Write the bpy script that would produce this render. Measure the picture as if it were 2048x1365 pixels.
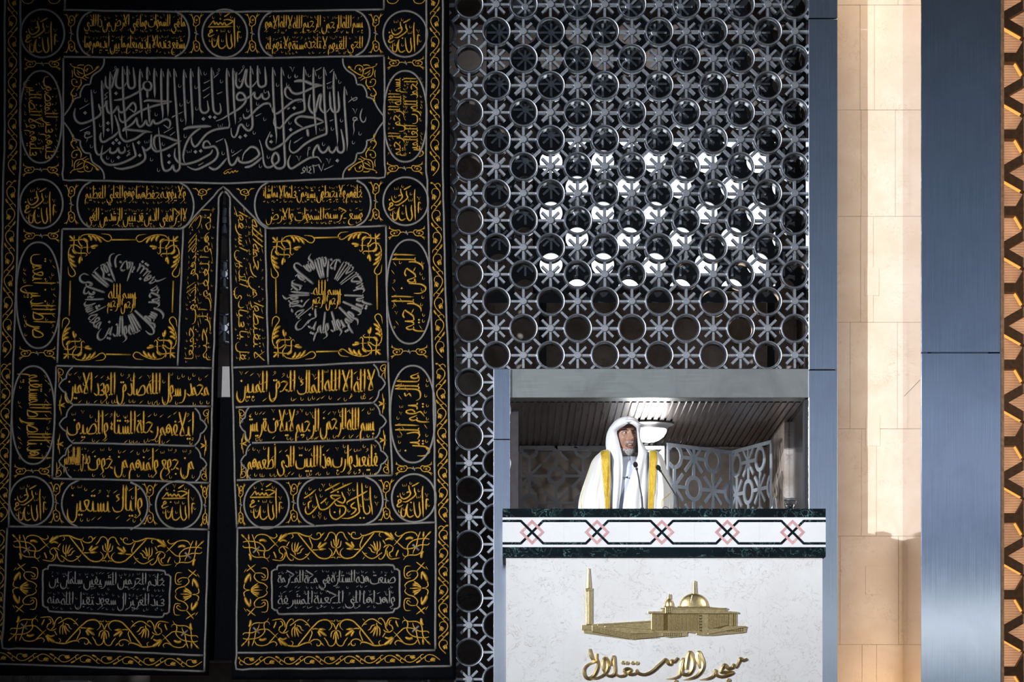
import bpy, bmesh, math, random
from mathutils import Vector, Matrix
for o in list(bpy.data.objects): bpy.data.objects.remove(o)
scene = bpy.context.scene
PI = math.pi
# ---------------------------------------------------------------- camera, world, lights, exposure
# frame is 2048x1365; the wall of the openwork screen is the plane y = 0, the camera stands 20 m away, level, with a shifted lens
DIST, FPX, HOR, CZ = 20.0, 6400.0, 1600.0, 1.6
def W(px, py, y):
    s = (DIST + y) / FPX
    return Vector(((px - 1024.0) * s, y, CZ + (HOR - py) * s))
def WX(px, y): return (px - 1024.0) * (DIST + y) / FPX
def WZ(py, y): return CZ + (HOR - py) * (DIST + y) / FPX
cam = bpy.data.cameras.new('camera'); cam_o = bpy.data.objects.new('camera', cam); scene.collection.objects.link(cam_o)
cam_o.location = (0, -DIST, CZ); cam_o.rotation_euler = (PI / 2, 0, 0)
cam.lens = FPX / 2048 * 36; cam.sensor_width = 36; cam.shift_y = (HOR - 682.5) / 2048
cam.clip_end = 200
scene.camera = cam_o
scene.view_settings.view_transform = 'Standard'; scene.view_settings.look = 'None'
scene.view_settings.gamma = 1.0; scene.view_settings.use_curve_mapping = False
scene.view_settings.exposure = 0.0
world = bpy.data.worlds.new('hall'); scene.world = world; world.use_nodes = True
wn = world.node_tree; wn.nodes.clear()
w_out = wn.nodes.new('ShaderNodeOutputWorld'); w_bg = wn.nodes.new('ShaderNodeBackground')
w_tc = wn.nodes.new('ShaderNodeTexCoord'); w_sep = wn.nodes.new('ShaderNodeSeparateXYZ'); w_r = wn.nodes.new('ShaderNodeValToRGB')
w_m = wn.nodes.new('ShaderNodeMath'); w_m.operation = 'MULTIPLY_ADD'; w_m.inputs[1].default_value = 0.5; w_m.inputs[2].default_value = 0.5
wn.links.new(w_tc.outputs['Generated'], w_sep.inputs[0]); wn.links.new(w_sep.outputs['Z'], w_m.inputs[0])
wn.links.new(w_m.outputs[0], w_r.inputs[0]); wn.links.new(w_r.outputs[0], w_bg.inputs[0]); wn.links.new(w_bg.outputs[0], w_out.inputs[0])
# dim hall; bright and dark bands added by elevation for the steel pillar's reflections
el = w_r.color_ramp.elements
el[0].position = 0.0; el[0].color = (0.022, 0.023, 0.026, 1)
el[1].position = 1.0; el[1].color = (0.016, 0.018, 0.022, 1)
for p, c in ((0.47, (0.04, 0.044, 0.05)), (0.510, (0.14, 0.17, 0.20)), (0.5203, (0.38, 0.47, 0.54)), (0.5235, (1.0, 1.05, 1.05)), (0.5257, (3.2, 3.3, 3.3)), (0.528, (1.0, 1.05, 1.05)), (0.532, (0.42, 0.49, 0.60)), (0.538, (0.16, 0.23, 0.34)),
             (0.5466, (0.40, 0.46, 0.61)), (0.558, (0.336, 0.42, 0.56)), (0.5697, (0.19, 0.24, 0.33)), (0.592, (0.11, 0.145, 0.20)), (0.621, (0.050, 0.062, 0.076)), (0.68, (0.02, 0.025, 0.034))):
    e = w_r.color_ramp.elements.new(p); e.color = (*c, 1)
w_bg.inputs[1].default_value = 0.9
def light(name, kind, loc, energy, color=(1, 1, 1), target=None, **kw):
    l = bpy.data.lights.new(name, kind); l.energy = energy; l.color = color
    for k, v in kw.items(): setattr(l, k, v)
    o = bpy.data.objects.new(name, l); scene.collection.objects.link(o); o.location = loc
    if target is not None:
        o.rotation_euler = (Vector(target) - Vector(loc)).to_track_quat('-Z', 'Y').to_euler()
    return o
# stage profile spot, high on the left of the hall, aimed at the pulpit
AIM = Vector((1.75, -0.4, WZ(900, 0)))
KD = Vector((-math.sin(math.radians(41)) * 0.992, -math.cos(math.radians(41)) * 0.992, 0.127))
light('key_spot', 'SPOT', AIM + KD * 26, 33000, (0.93, 0.96, 1.0), AIM, spot_size=math.radians(22.4), spot_blend=1.0, shadow_soft_size=0.06)
# weaker fill light added from the right to brighten the speaker's shaded side
FD = Vector((math.sin(math.radians(40)) * 0.955, -math.cos(math.radians(40)) * 0.955, 0.295)); FA = Vector((0.95, -0.2, WZ(970, 0)))
light('fill_spot', 'SPOT', FA + FD * 22, 9000, (0.95, 0.96, 1.0), FA, spot_size=math.radians(8.0), spot_blend=0.9, shadow_soft_size=0.3)
# lamp behind the openwork screen
light('screen_lamp', 'AREA', (0.95, 2.3, WZ(470, 2.3)), 12, (0.86, 0.94, 1.0), (0.95, 0, WZ(430, 0)), shape='RECTANGLE', size=1.0, size_y=0.5)
light('screen_side_lamp', 'POINT', (1.45, 1.5, WZ(660, 1.5)), 1.2, (1.0, 0.80, 0.62), shadow_soft_size=0.12)
light('screen_back_lamp', 'POINT', (-0.5, 1.6, WZ(430, 1.6)), 0.5, (1.0, 0.85, 0.72), shadow_soft_size=0.2)
# warm downlight and uplight in the stone recess
light('recess_downlight', 'AREA', (WX(1745, 0.0), -0.35, WZ(-120, -0.35)), 2, (1.0, 0.72, 0.46), (WX(1740, 0.2), 0.2, WZ(500, 0.2)), shape='RECTANGLE', size=0.35, size_y=0.2)
light('recess_uplight', 'AREA', (WX(1805, -0.1), -0.25, WZ(1470, -0.1)), 2.2, (1.0, 0.55, 0.16), (WX(1790, 0.2), 0.2, WZ(1250, 0.2)), shape='RECTANGLE', size=0.12, size_y=0.12)
light('recess_strip', 'AREA', (2.452, -0.62, WZ(680, -0.6)), 3.0, (1.0, 0.74, 0.48), (2.27, 0.2, WZ(680, -0.6)), shape='RECTANGLE', size=0.03, size_y=5.6, spread=math.radians(56))

light('lattice_fill', 'AREA', (WX(2150, -1.5), -1.6, WZ(640, -1.5)), 5, (1.0, 0.70, 0.42), (WX(2060, -.5), -.5, WZ(680, -.5)), shape='RECTANGLE', size=0.1, size_y=4.0)  # unseen warm fill added to lift the dark lattice bars

# ---------------------------------------------------------------- materials
def mk(name):
    m = bpy.data.materials.new(name); m.use_nodes = True
    return m, m.node_tree, m.node_tree.nodes['Principled BSDF']
def tex(nt, scale=(1, 1, 1), coord='Object'):
    tc = nt.nodes.new('ShaderNodeTexCoord'); mp = nt.nodes.new('ShaderNodeMapping'); mp.inputs['Scale'].default_value = scale
    nt.links.new(tc.outputs[coord], mp.inputs[0]); return mp
def noise(nt, mp, scale, detail=4, rough=0.55, dist=0.0):
    n = nt.nodes.new('ShaderNodeTexNoise'); n.inputs['Scale'].default_value = scale; n.inputs['Detail'].default_value = detail
    n.inputs['Roughness'].default_value = rough; n.inputs['Distortion'].default_value = dist
    nt.links.new(mp.outputs[0], n.inputs['Vector']); return n
def ramp(nt, src, stops):
    r = nt.nodes.new('ShaderNodeValToRGB'); e = r.color_ramp.elements
    e[0].position, e[0].color = stops[0][0], (*stops[0][1], 1); e[1].position, e[1].color = stops[-1][0], (*stops[-1][1], 1)
    for p, c in stops[1:-1]:
        q = e.new(p); q.color = (*c, 1)
    nt.links.new(src, r.inputs[0]); return r
def bump(nt, b, src, strength, dist=0.002):
    bp = nt.nodes.new('ShaderNodeBump'); bp.inputs['Strength'].default_value = strength; bp.inputs['Distance'].default_value = dist
    nt.links.new(src, bp.inputs['Height']); nt.links.new(bp.outputs[0], b.inputs['Normal'])
def mixc(nt, fac, a, b, mode='MIX'):
    x = nt.nodes.new('ShaderNodeMix'); x.data_type = 'RGBA'; x.blend_type = mode
    if isinstance(fac, float): x.inputs[0].default_value = fac
    else: nt.links.new(fac, x.inputs[0])
    for i, v in ((6, a), (7, b)):
        if isinstance(v, tuple): x.inputs[i].default_value = (*v, 1)
        else: nt.links.new(v, x.inputs[i])
    return x.outputs[2]
def plain(name, col, rough=0.6, metal=0.0, var=0.12, scale=30, bmp=0.0, spec=0.5):
    m, nt, b = mk(name); mp = tex(nt); n = noise(nt, mp, scale)
    lo = tuple(c * (1 - var) for c in col); hi = tuple(min(1, c * (1 + var)) for c in col)
    r = ramp(nt, n.outputs[0], ((0.3, lo), (0.7, hi))); nt.links.new(r.outputs[0], b.inputs['Base Color'])
    b.inputs['Roughness'].default_value = rough; b.inputs['Metallic'].default_value = metal; b.inputs['Specular IOR Level'].default_value = spec
    if bmp: bump(nt, b, n.outputs[0], bmp)
    return m
def emit(name, col, strength):
    m, nt, b = mk(name); b.inputs['Base Color'].default_value = (*col, 1); b.inputs['Emission Color'].default_value = (*col, 1)
    b.inputs['Emission Strength'].default_value = strength; return m
def brushed(name, col, rough=0.36, smear=0.0, scale=(260, 260, 2.2), metal=1.0, bs=0.12, cv=0.14):
    m, nt, b = mk(name); mp = tex(nt, scale); n = noise(nt, mp, 1.0, 5, 0.6)
    mp2 = tex(nt, (1, 1, 1)); n2 = noise(nt, mp2, 3.5, 6, 0.6, 0.6)
    c = ramp(nt, n.outputs[0], ((0.25, tuple(x * (1 - cv) for x in col)), (0.75, tuple(min(1, x * (1 + cv * .6)) for x in col))))
    c2 = ramp(nt, n2.outputs[0], ((0.45, (1, 1, 1)), (0.75, (1 - smear, 1 - smear, 1 - smear))))
    nt.links.new(mixc(nt, 1.0, c.outputs[0], c2.outputs[0], 'MULTIPLY'), b.inputs['Base Color'])
    rr = ramp(nt, n.outputs[0], ((0.2, (rough * 0.8,) * 3), (0.8, (rough * 1.2,) * 3))); nt.links.new(rr.outputs[0], b.inputs['Roughness'])
    b.inputs['Metallic'].default_value = metal
    bump(nt, b, n.outputs[0], bs, 0.0006); return m
def marble(name, base, dark, vein, vscale=6.0, vw=0.03, rough=0.25, blotch=2.0, vdist=1.2, cloud=0.6, spec=0.5, lo=0.45):
    
    m, nt, b = mk(name); mp = tex(nt)
    n1 = noise(nt, mp, blotch, 6, 0.6, 0.4); c = ramp(nt, n1.outputs[0], ((0.32, dark), (0.68, base)))
    n2 = noise(nt, mp, vscale, 5, 0.62, vdist)
    v = ramp(nt, n2.outputs[0], ((0.5 - vw, (0, 0, 0)), (0.5, (1, 1, 1)), (0.5 + vw, (0, 0, 0))))
    n3 = noise(nt, mp, vscale * 0.5, 3); k = ramp(nt, n3.outputs[0], ((lo, (0, 0, 0)), (lo + 0.17, (cloud, cloud, cloud))))
    f = nt.nodes.new('ShaderNodeMath'); f.operation = 'MULTIPLY'
    nt.links.new(v.outputs[0], f.inputs[0]); nt.links.new(k.outputs[0], f.inputs[1])
    nt.links.new(mixc(nt, f.outputs[0], c.outputs[0], vein), b.inputs['Base Color'])
    b.inputs['Roughness'].default_value = rough; b.inputs['Specular IOR Level'].default_value = spec; return m
def thread(name, col, rough, metal, spec=0.5):
    m, nt, b = mk(name); mp = tex(nt, (1, 1, 1)); n = noise(nt, mp, 420, 2); n2 = noise(nt, mp, 28, 3)
    lo = tuple(c * 0.62 for c in col); hi = tuple(min(1, c * 1.25) for c in col)
    r = ramp(nt, n.outputs[0], ((0.3, lo), (0.7, hi))); r2 = ramp(nt, n2.outputs[0], ((0.3, (0.8, 0.74, 0.7)), (0.7, (1, 1, 1))))
    nt.links.new(mixc(nt, 1.0, r.outputs[0], r2.outputs[0], 'MULTIPLY'), b.inputs['Base Color'])
    b.inputs['Roughness'].default_value = rough; b.inputs['Metallic'].default_value = metal; b.inputs['Specular IOR Level'].default_value = spec
    bump(nt, b, n.outputs[0], 0.8, 0.002); return m
M = {}
M['steel'] = brushed('brushed_steel', (0.66, 0.71, 0.80), 0.13, 0.10, bs=0.04)
M['steel_h'] = brushed('brushed_steel_lintel', (0.45, 0.475, 0.465), 0.36, 0.30, (4, 900, 900), bs=0.05, cv=0.05)
M['steel_mirror'] = brushed('polished_steel', (0.66, 0.62, 0.62), 0.10, 0.05)
M['steel_pillar'] = brushed('brushed_steel_pillar', (0.62, 0.68, 0.78), 0.07, 0.12, bs=0.02)
M['seam'] = plain('dark_seam', (0.02, 0.022, 0.026), 0.7)
M['chrome'] = plain('cast_aluminium', (0.39, 0.41, 0.45), 0.42, 1.0, 0.14, 70, 0.2)
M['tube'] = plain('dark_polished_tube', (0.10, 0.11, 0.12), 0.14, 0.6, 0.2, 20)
M['plate_dark'] = plain('dark_inner_plate', (0.035, 0.037, 0.042), 0.3, 0.5, 0.3, 12)
M['chrome_face'] = plain('cast_aluminium_face', (0.42, 0.44, 0.48), 0.42, 1.0, 0.15, 90, 0.25)
M['stone'] = marble('travertine', (0.74, 0.645, 0.55), (0.64, 0.53, 0.425), (0.40, 0.28, 0.19), 13.0, 0.010, 0.42, 4.0, 1.3, 0.8)
M['grout'] = plain('stone_joint', (0.50, 0.40, 0.30), 0.9)
M['marble_w'] = marble('cream_marble', (0.70, 0.70, 0.70), (0.63, 0.62, 0.61), (0.40, 0.35, 0.32), 11.0, 0.010, 0.32, 2.5, 1.2, 0.95, lo=0.36)
M['inlay_w'] = marble('white_inlay_marble', (0.74, 0.74, 0.76), (0.69, 0.69, 0.70), (0.60, 0.57, 0.55), 8.0, 0.010, 0.25, 3.0, 1.5, 0.4)
M['marble_g'] = marble('green_marble', (0.0025, 0.009, 0.012), (0.001, 0.003, 0.005), (0.17, 0.32, 0.33), 15.0, 0.013, 0.4, 4.0, 1.4, 1.0, spec=0.12)
M['marble_p'] = marble('pink_marble', (0.58, 0.34, 0.33), (0.50, 0.27, 0.26), (0.70, 0.5, 0.48), 30.0, 0.05, 0.3, 20, 1.0, 0.8)
M['wall_in'] = marble('brown_stone', (0.58, 0.52, 0.49), (0.26, 0.20, 0.15), (0.12, 0.09, 0.07), 4.0, 0.03, 0.5, 3.2, 1.0, 0.7)
M['dark_in'] = plain('dark_interior', (0.10, 0.085, 0.075), 0.8, 0, 0.4, 2.5)
M['slat'] = brushed('anodised_slat', (0.30, 0.26, 0.25), 0.30, 0.25, (160, 2.0, 160))
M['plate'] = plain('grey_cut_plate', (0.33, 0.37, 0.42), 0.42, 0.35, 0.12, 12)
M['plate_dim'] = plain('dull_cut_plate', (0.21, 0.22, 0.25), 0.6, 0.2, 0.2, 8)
M['brass'] = brushed('brass', (0.74, 0.58, 0.29), 0.36, 0.25, (90, 90, 90))
M['brass_d'] = brushed('brass_groove_shade', (0.30, 0.21, 0.07), 0.35, 0.2, (90, 90, 90))  # darkened brass: shade of grooves and openings put into the colour
M['gold'] = thread('gold_thread', (0.56, 0.315, 0.030), 0.42, 0.5)
M['silver'] = thread('silver_thread', (0.225, 0.216, 0.20), 0.5, 0.4)
M['white_glaze'] = plain('lamp_rim_metal', (0.20, 0.20, 0.21), 0.35, 0.6)
M['lamp'] = emit('lamp_glass', (1.0, 1.0, 0.98), 4.0)
M['flood'] = emit('floodlight_glass', (0.86, 0.94, 1.0), 2.6)
M['wood'] = plain('dark_bronze_wood', (0.17, 0.095, 0.05), 0.55, 0.0, 0.3, 40)
M['led'] = emit('amber_led', (1.0, 0.45, 0.09), 1.1)
M['black'] = plain('black_plastic', (0.012, 0.012, 0.013), 0.45)
M['foam'] = plain('black_foam', (0.010, 0.010, 0.011), 0.95, 0, 0.5, 500, 0.8)
M['paper'] = plain('white_paper', (0.80, 0.80, 0.78), 0.8, 0, 0.03)
M['board'] = plain('pale_grey_board', (0.38, 0.36, 0.35), 0.8, 0, 0.05)
M['cloth_w'] = plain('white_cloth', (0.76, 0.765, 0.785), 0.9, 0, 0.02, 300, 0.05)
M['cloak'] = plain('cream_white_cloak', (0.79, 0.78, 0.735), 0.9, 0, 0.03, 300, 0.05)
M['thobe'] = plain('pale_blue_white_thobe', (0.66, 0.70, 0.80), 0.85, 0, 0.03, 250, 0.05)
M['eye'] = plain('eye_white', (0.72, 0.69, 0.66), 0.25, 0, 0.03)
M['iris'] = plain('dark_iris', (0.018, 0.010, 0.007), 0.15)
M['teeth'] = plain('teeth', (0.80, 0.76, 0.70), 0.3, 0, 0.05)
M['mouth'] = plain('mouth_dark', (0.10, 0.022, 0.02), 0.6)
M['lip'] = plain('lip', (0.29, 0.135, 0.105), 0.45)
M['brow'] = plain('brow_hair', (0.035, 0.022, 0.016), 0.8)
M['beard'] = plain('grey_beard', (0.66, 0.60, 0.58), 0.9, 0, 0.6, 160, 0.8)
M['trim'] = thread('gold_trim', (0.86, 0.58, 0.06), 0.40, 0.25)
def skin_mat():
    m, nt, b = mk('skin'); mp = tex(nt); n = noise(nt, mp, 14, 5); n2 = noise(nt, mp, 160, 3)
    r = ramp(nt, n.outputs[0], ((0.3, (0.30, 0.155, 0.105)), (0.7, (0.40, 0.225, 0.155)))); nt.links.new(r.outputs[0], b.inputs['Base Color'])
    b.inputs['Roughness'].default_value = 0.5; b.inputs['Subsurface Weight'].default_value = 0.06; b.inputs['Subsurface Radius'].default_value = (0.01, 0.004, 0.002)
    bump(nt, b, n2.outputs[0], 0.15, 0.0008); return m
M['skin'] = skin_mat()
def cloth_mat():
    m, nt, b = mk('black_satin'); mp = tex(nt); n = noise(nt, mp, 5.0, 6, 0.6, 1.0); n2 = noise(nt, tex(nt, (1, 1, 0.1)), 900, 1)
    b.inputs['Base Color'].default_value = (0.0018, 0.0022, 0.0034, 1); b.inputs['Roughness'].default_value = 0.7; b.inputs['Specular IOR Level'].default_value = 0.03
    a = nt.nodes.new('ShaderNodeMath'); a.operation = 'MULTIPLY_ADD'; a.inputs[1].default_value = 0.06
    nt.links.new(n2.outputs[0], a.inputs[0]); nt.links.new(n.outputs[0], a.inputs[2]); bump(nt, b, a.outputs[0], 0.35, 0.03); return m
M['satin'] = cloth_mat()
def glass_mat():
    m, nt, b = mk('clear_glass'); b.inputs['Transmission Weight'].default_value = 1.0; b.inputs['Roughness'].default_value = 0.02; b.inputs['IOR'].default_value = 1.45
    b.inputs['Base Color'].default_value = (0.95, 0.97, 0.97, 1); return m
M['glass'] = glass_mat()
def pane_mat():
    m, nt, b = mk('backlit_pane'); w = nt.nodes.new('ShaderNodeTexWave'); w.wave_type = 'BANDS'; w.bands_direction = 'Z'; w.inputs['Scale'].default_value = 20; w.inputs['Distortion'].default_value = 2.2; w.inputs['Detail'].default_value = 2; w.inputs['Detail Scale'].default_value = 0.6
    nt.links.new(tex(nt, (.5, 1, 1)).outputs[0], w.inputs['Vector']); n2 = noise(nt, tex(nt), 4.5, 4)
    b.inputs['Base Color'].default_value = (0.16, 0.10, 0.07, 1); b.inputs['Roughness'].default_value = 0.35; b.inputs['Metallic'].default_value = 0.5
    r = ramp(nt, w.outputs[1], ((0.0, (0.27, 0.15, 0.088)), (0.6, (0.30, 0.17, 0.10)), (1.0, (0.40, 0.24, 0.14)))); r2 = ramp(nt, n2.outputs[0], ((0.3, (0.5, 0.46, 0.45)), (0.7, (1.25, 1.1, 0.95))))
    nt.links.new(mixc(nt, 1.0, r.outputs[0], r2.outputs[0], 'MULTIPLY'), b.inputs['Emission Color']); b.inputs['Emission Strength'].default_value = 1.5; return m
M['pane'] = pane_mat()

# ---------------------------------------------------------------- helpers
class MB:
    def __init__(s): s.v = []; s.f = []
    def add(s, vs, fs):
        n = len(s.v); s.v += [tuple(v) for v in vs]; s.f += [tuple(i + n for i in f) for f in fs]; return s
    def box(s, x0, x1, y0, y1, z0, z1):
        return s.add([(x, y, z) for z in (z0, z1) for y in (y0, y1) for x in (x0, x1)],
                     [(0, 2, 3, 1), (4, 5, 7, 6), (0, 1, 5, 4), (2, 6, 7, 3), (0, 4, 6, 2), (1, 3, 7, 5)])
    def prism(s, poly, y0, y1, bev=0.0):
        # polygon of (x, z), extruded along y (y0 = front)
        n = len(poly); a = sum(poly[i][0] * poly[(i + 1) % n][1] - poly[(i + 1) % n][0] * poly[i][1] for i in range(n))
        if a < 0: poly = poly[::-1]
        vs = [(x, y0, z) for x, z in poly] + [(x, y1, z) for x, z in poly]
        fs = [tuple(range(n)), tuple(range(2 * n - 1, n - 1, -1))] + [(i, i + n, (i + 1) % n + n, (i + 1) % n) for i in range(n)]
        return s.add(vs, fs)
    def lathe(s, prof, n, cx=0, cy=0, cz=0, axis='z', close=False):
        vs = []; fs = []; m = len(prof)
        for i in range(n):
            a = 2 * PI * i / n
            for r, h in prof:
                if axis == 'z': vs.append((cx + r * math.cos(a), cy + r * math.sin(a), cz + h))
                else: vs.append((cx + r * math.cos(a), cy + h, cz + r * math.sin(a)))
        for i in range(n):
            j = (i + 1) % n
            for k in range(m if close else m - 1):
                l = (k + 1) % m
                q = (i * m + k, j * m + k, j * m + l, i * m + l)
                fs.append(q if axis == 'z' else q[::-1])
        return s.add(vs, fs)
    def tube(s, pts, r, n=10):
        pts = [Vector(p) for p in pts]; vs = []; fs = []; m = len(pts); rr = r if isinstance(r, (list, tuple)) else [r] * m
        for i, p in enumerate(pts):
            t = (pts[min(i + 1, m - 1)] - pts[max(i - 1, 0)]).normalized()
            u = t.cross(Vector((0, 1, 0)));
            if u.length < 1e-3: u = t.cross(Vector((1, 0, 0)))
            u.normalize(); w = t.cross(u)
            for k in range(n):
                a = 2 * PI * k / n; vs.append(p + (u * math.cos(a) + w * math.sin(a)) * rr[i])
        for i in range(m - 1):
            for k in range(n):
                fs.append((i * n + k, i * n + (k + 1) % n, (i + 1) * n + (k + 1) % n, (i + 1) * n + k))
        fs.append(tuple(range(n))[::-1]); fs.append(tuple((m - 1) * n + k for k in range(n))); return s.add(vs, fs)
    def ball(s, c, rx, ry, rz, n=20, m=12):
        c = Vector(c); vs = [c + Vector((rx * math.sin(PI * j / m) * math.cos(2 * PI * i / n), ry * math.sin(PI * j / m) * math.sin(2 * PI * i / n), rz * math.cos(PI * j / m))) for j in range(m + 1) for i in range(n)]
        return s.add(vs, [(j * n + i, (j + 1) * n + i, (j + 1) * n + (i + 1) % n, j * n + (i + 1) % n) for j in range(m) for i in range(n)])
    def grid(s, rows, closed=False):
        n = len(rows[0]); vs = [v for r in rows for v in r]; fs = []
        for j in range(len(rows) - 1):
            for i in range(n if closed else n - 1):
                k = (i + 1) % n; fs.append((j * n + i, j * n + k, (j + 1) * n + k, (j + 1) * n + i))
        return s.add(vs, fs)
def obj(name, mb, mat, parent=None, smooth=False, bevel=0.0, solid=0.0, kind=None, sub=0, label=None):
    me = bpy.data.meshes.new(name); me.from_pydata(mb.v, [], mb.f); me.update()
    bm = bmesh.new(); bm.from_mesh(me); bmesh.ops.recalc_face_normals(bm, faces=bm.faces); bm.to_mesh(me); bm.free()
    me.materials.append(M[mat] if isinstance(mat, str) else mat)
    if smooth:
        for p in me.polygons: p.use_smooth = True
        if smooth != 'all':
            try: me.set_sharp_from_angle(angle=math.radians(40))
            except Exception: pass
    o = bpy.data.objects.new(name, me); scene.collection.objects.link(o)
    if solid:
        md = o.modifiers.new('solidify', 'SOLIDIFY'); md.thickness = solid; md.offset = 0
    if bevel:
        md = o.modifiers.new('bevel', 'BEVEL'); md.width = bevel; md.segments = 2; md.limit_method = 'ANGLE'
    if sub:
        md = o.modifiers.new('sub', 'SUBSURF'); md.levels = sub; md.render_levels = sub
    if parent is not None:
        o.parent = parent; o.matrix_parent_inverse = Matrix.Translation(parent.location).inverted() if parent.type == 'EMPTY' else Matrix()
    if kind: o['kind'] = kind
    if label: o['label'] = label
    return o
def tag(o, label, cat, group=None):
    o['label'] = label; o['category'] = cat
    if group: o['group'] = group
    return o
def thing(name, label, cat, loc=(0, 0, 0), group=None):
    o = bpy.data.objects.new(name, None); scene.collection.objects.link(o); o.location = loc; o.empty_display_size = 0.1
    return tag(o, label, cat, group)
def struct(name, mb, mat, **k): return obj(name, mb, mat, kind='structure', **k)
def catmull(P, n=5, closed=False):
    if len(P) < 3: return list(P)
    out = []; m = len(P)
    for i in range(m if closed else m - 1):
        g = lambda k: P[k % m] if closed else P[max(0, min(m - 1, k))]
        a, b, c, d = g(i - 1), g(i), g(i + 1), g(i + 2)
        for s in range(n):
            t = s / n
            out.append(tuple(0.5 * (2 * b[k] + (c[k] - a[k]) * t + (2 * a[k] - 5 * b[k] + 4 * c[k] - d[k]) * t * t + (3 * b[k] - a[k] - 3 * c[k] + d[k]) * t ** 3) for k in range(len(b))))
    out.append(tuple(P[0]) if closed else tuple(P[-1])); return out
def lerp(tab, x):
    if x <= tab[0][0]: return tab[0][1:]
    for a, b in zip(tab, tab[1:]):
        if x <= b[0]:
            t = (x - a[0]) / (b[0] - a[0]); return tuple(p + (q - p) * t for p, q in zip(a[1:], b[1:]))
    return tab[-1][1:]

# ---------------------------------------------------------------- the setting
def pbox(mb, px0, px1, py0, py1, yf, yb): return mb.box(WX(px0, yf), WX(px1, yf), yf, yb, WZ(py1, yf), WZ(py0, yf))
TOP = -160
struct('floor', MB().box(-6, 6, -26, 3, -0.1, 0), plain('hall_carpet', (0.16, 0.05, 0.04), 0.9, 0, 0.2, 60))
# steel frame of the pulpit bay (trims)
t1 = MB(); pbox(t1, 987, 1020, 738, 879, -0.08, 0.10); pbox(t1, 987, 1020, 880, 1790, -0.08, 0.10)
struct('trim_1', t1, 'steel', bevel=0.002)
t2 = MB(); pbox(t2, 1020.2, 1617, 738, 796, -0.06, 0.14); struct('trim_2', t2, 'steel_h', bevel=0.002)
t3 = MB(); pbox(t3, 1617.3, 1675, TOP, 36.5, -0.05, 0.14); pbox(t3, 1617.3, 1675, 38, 739.5, -0.05, 0.14); pbox(t3, 1617.3, 1675, 741, 1790, -0.05, 0.14)
struct('trim_3', t3, 'steel', bevel=0.002)
struct('trim_4', MB().box(WX(1609, 0), WX(1617, 0), -0.02, 0.12, WZ(1100, 0), WZ(796, 0)), 'seam')
# stone recess right of the frame
ys = 0.20; st = MB(); rnd = random.Random(4)
rowsP = [TOP, 10, 220, 433, 645, 858, 1073, 1290, 1500, 1790]
cuts = [(1668, 1796, 1860), (1668, 1720, 1749, 1860), (1668, 1722, 1791, 1860), (1668, 1721, 1747, 1860), (1668, 1700, 1795, 1860), (1668, 1723, 1753, 1860), (1668, 1680, 1797, 1860), (1668, 1724, 1753, 1860), (1668, 1740, 1860)]
for i, cs in enumerate(cuts):
    for a, b in zip(cs, cs[1:]):
        d = rnd.uniform(0, 0.002); st.box(WX(a + .22, ys), WX(b - .22, ys), ys + d, ys + 0.05, WZ(rowsP[i + 1] - .25, ys), WZ(rowsP[i] + .25, ys))
for (a, b, c, d) in ((1729, 1758, 536, 592), (1731, 1760, 832, 893), (1731, 1762, 1133, 1190)):   # patched slabs
    st.box(WX(a, ys), WX(b, ys), ys - 0.0025, ys + 0.04, WZ(d, ys), WZ(c, ys))
struct('wall_right', st, 'stone', bevel=0.001)
struct('trim_6', MB().box(WX(1660, ys), WX(1862, ys), ys + 0.012, ys + 0.12, 0, WZ(TOP, ys)), 'grout')
# broad steel pillar and its polished return
yp = -0.70
p1 = MB(); pbox(p1, 1842.4, 2000.5, TOP, 705.6, yp, yp + 0.06); pbox(p1, 1842.4, 2001.5, 706.6, 1880, yp, yp + 0.06); struct('trim_7', p1, 'steel_pillar', bevel=0.003)
xr = WX(1842, yp); p2 = MB()
for (a, b) in ((TOP, 758), (759, 1880)): p2.box(xr, xr + 0.04, yp + 0.004, ys + 0.06, WZ(b, yp), WZ(a, yp))
struct('trim_8', p2, 'steel_mirror')
struct('trim_9', MB().box(WX(2000.5, yp), WX(2008.5, yp), yp + 0.005, yp + 0.5, 0, WZ(TOP, yp)), M['wood'])
# room behind the screen
RB = 2.7
struct('wall_back', MB().box(-4.2, 2.6, RB, RB + 0.1, 0, WZ(TOP, 0)), 'wall_in')
struct('wall_left', MB().box(-4.2, -4.1, 0.2, RB, 0, WZ(TOP, 0)), 'dark_in')
struct('trim_10', MB().box(-4.2, 3.0, -0.05, RB + .1, WZ(TOP, 0), WZ(TOP, 0) + 0.1), 'dark_in')
struct('trim_11', MB().box(2.02, 2.08, 0.33, RB, 0, WZ(TOP, 0)), 'dark_in')
# niche: ceiling of long metal slats, right reveal, left reveal
cz = WZ(806, 0.14); ce = MB(); y0, y1 = 0.14, RB - 0.02; x = -0.06
while x < 2.0:
    ce.box(x, x + 0.027, y0, y1, cz, cz + 0.016); ce.box(x + 0.027, x + 0.043, y0, y1, cz + 0.012, cz + 0.02); x += 0.043
ce.box(-0.1, 2.02, y0, y1, cz + 0.02, cz + 0.05)
struct('ceiling', ce, 'slat')
nr = MB(); nr.box(1.833, 1.86, 0.12, 1.15, WZ(1500, .1), cz); struct('wall_niche_right', nr, 'steel')
nr = MB(); nr.box(1.80, 1.84, 1.16, RB, WZ(1500, .1), cz); struct('wall_niche_right_stone', nr, 'wall_in')
nl = MB(); nl.box(-0.06, -0.012, 0.135, RB, WZ(1500, .1), cz); nl.box(-0.012, 0.040, 0.12, 0.2, WZ(1500, .1), WZ(818, .1)); struct('wall_niche_left', nl, plain('niche_post', (0.16, 0.145, 0.15), 0.5, 0.3))
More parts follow.
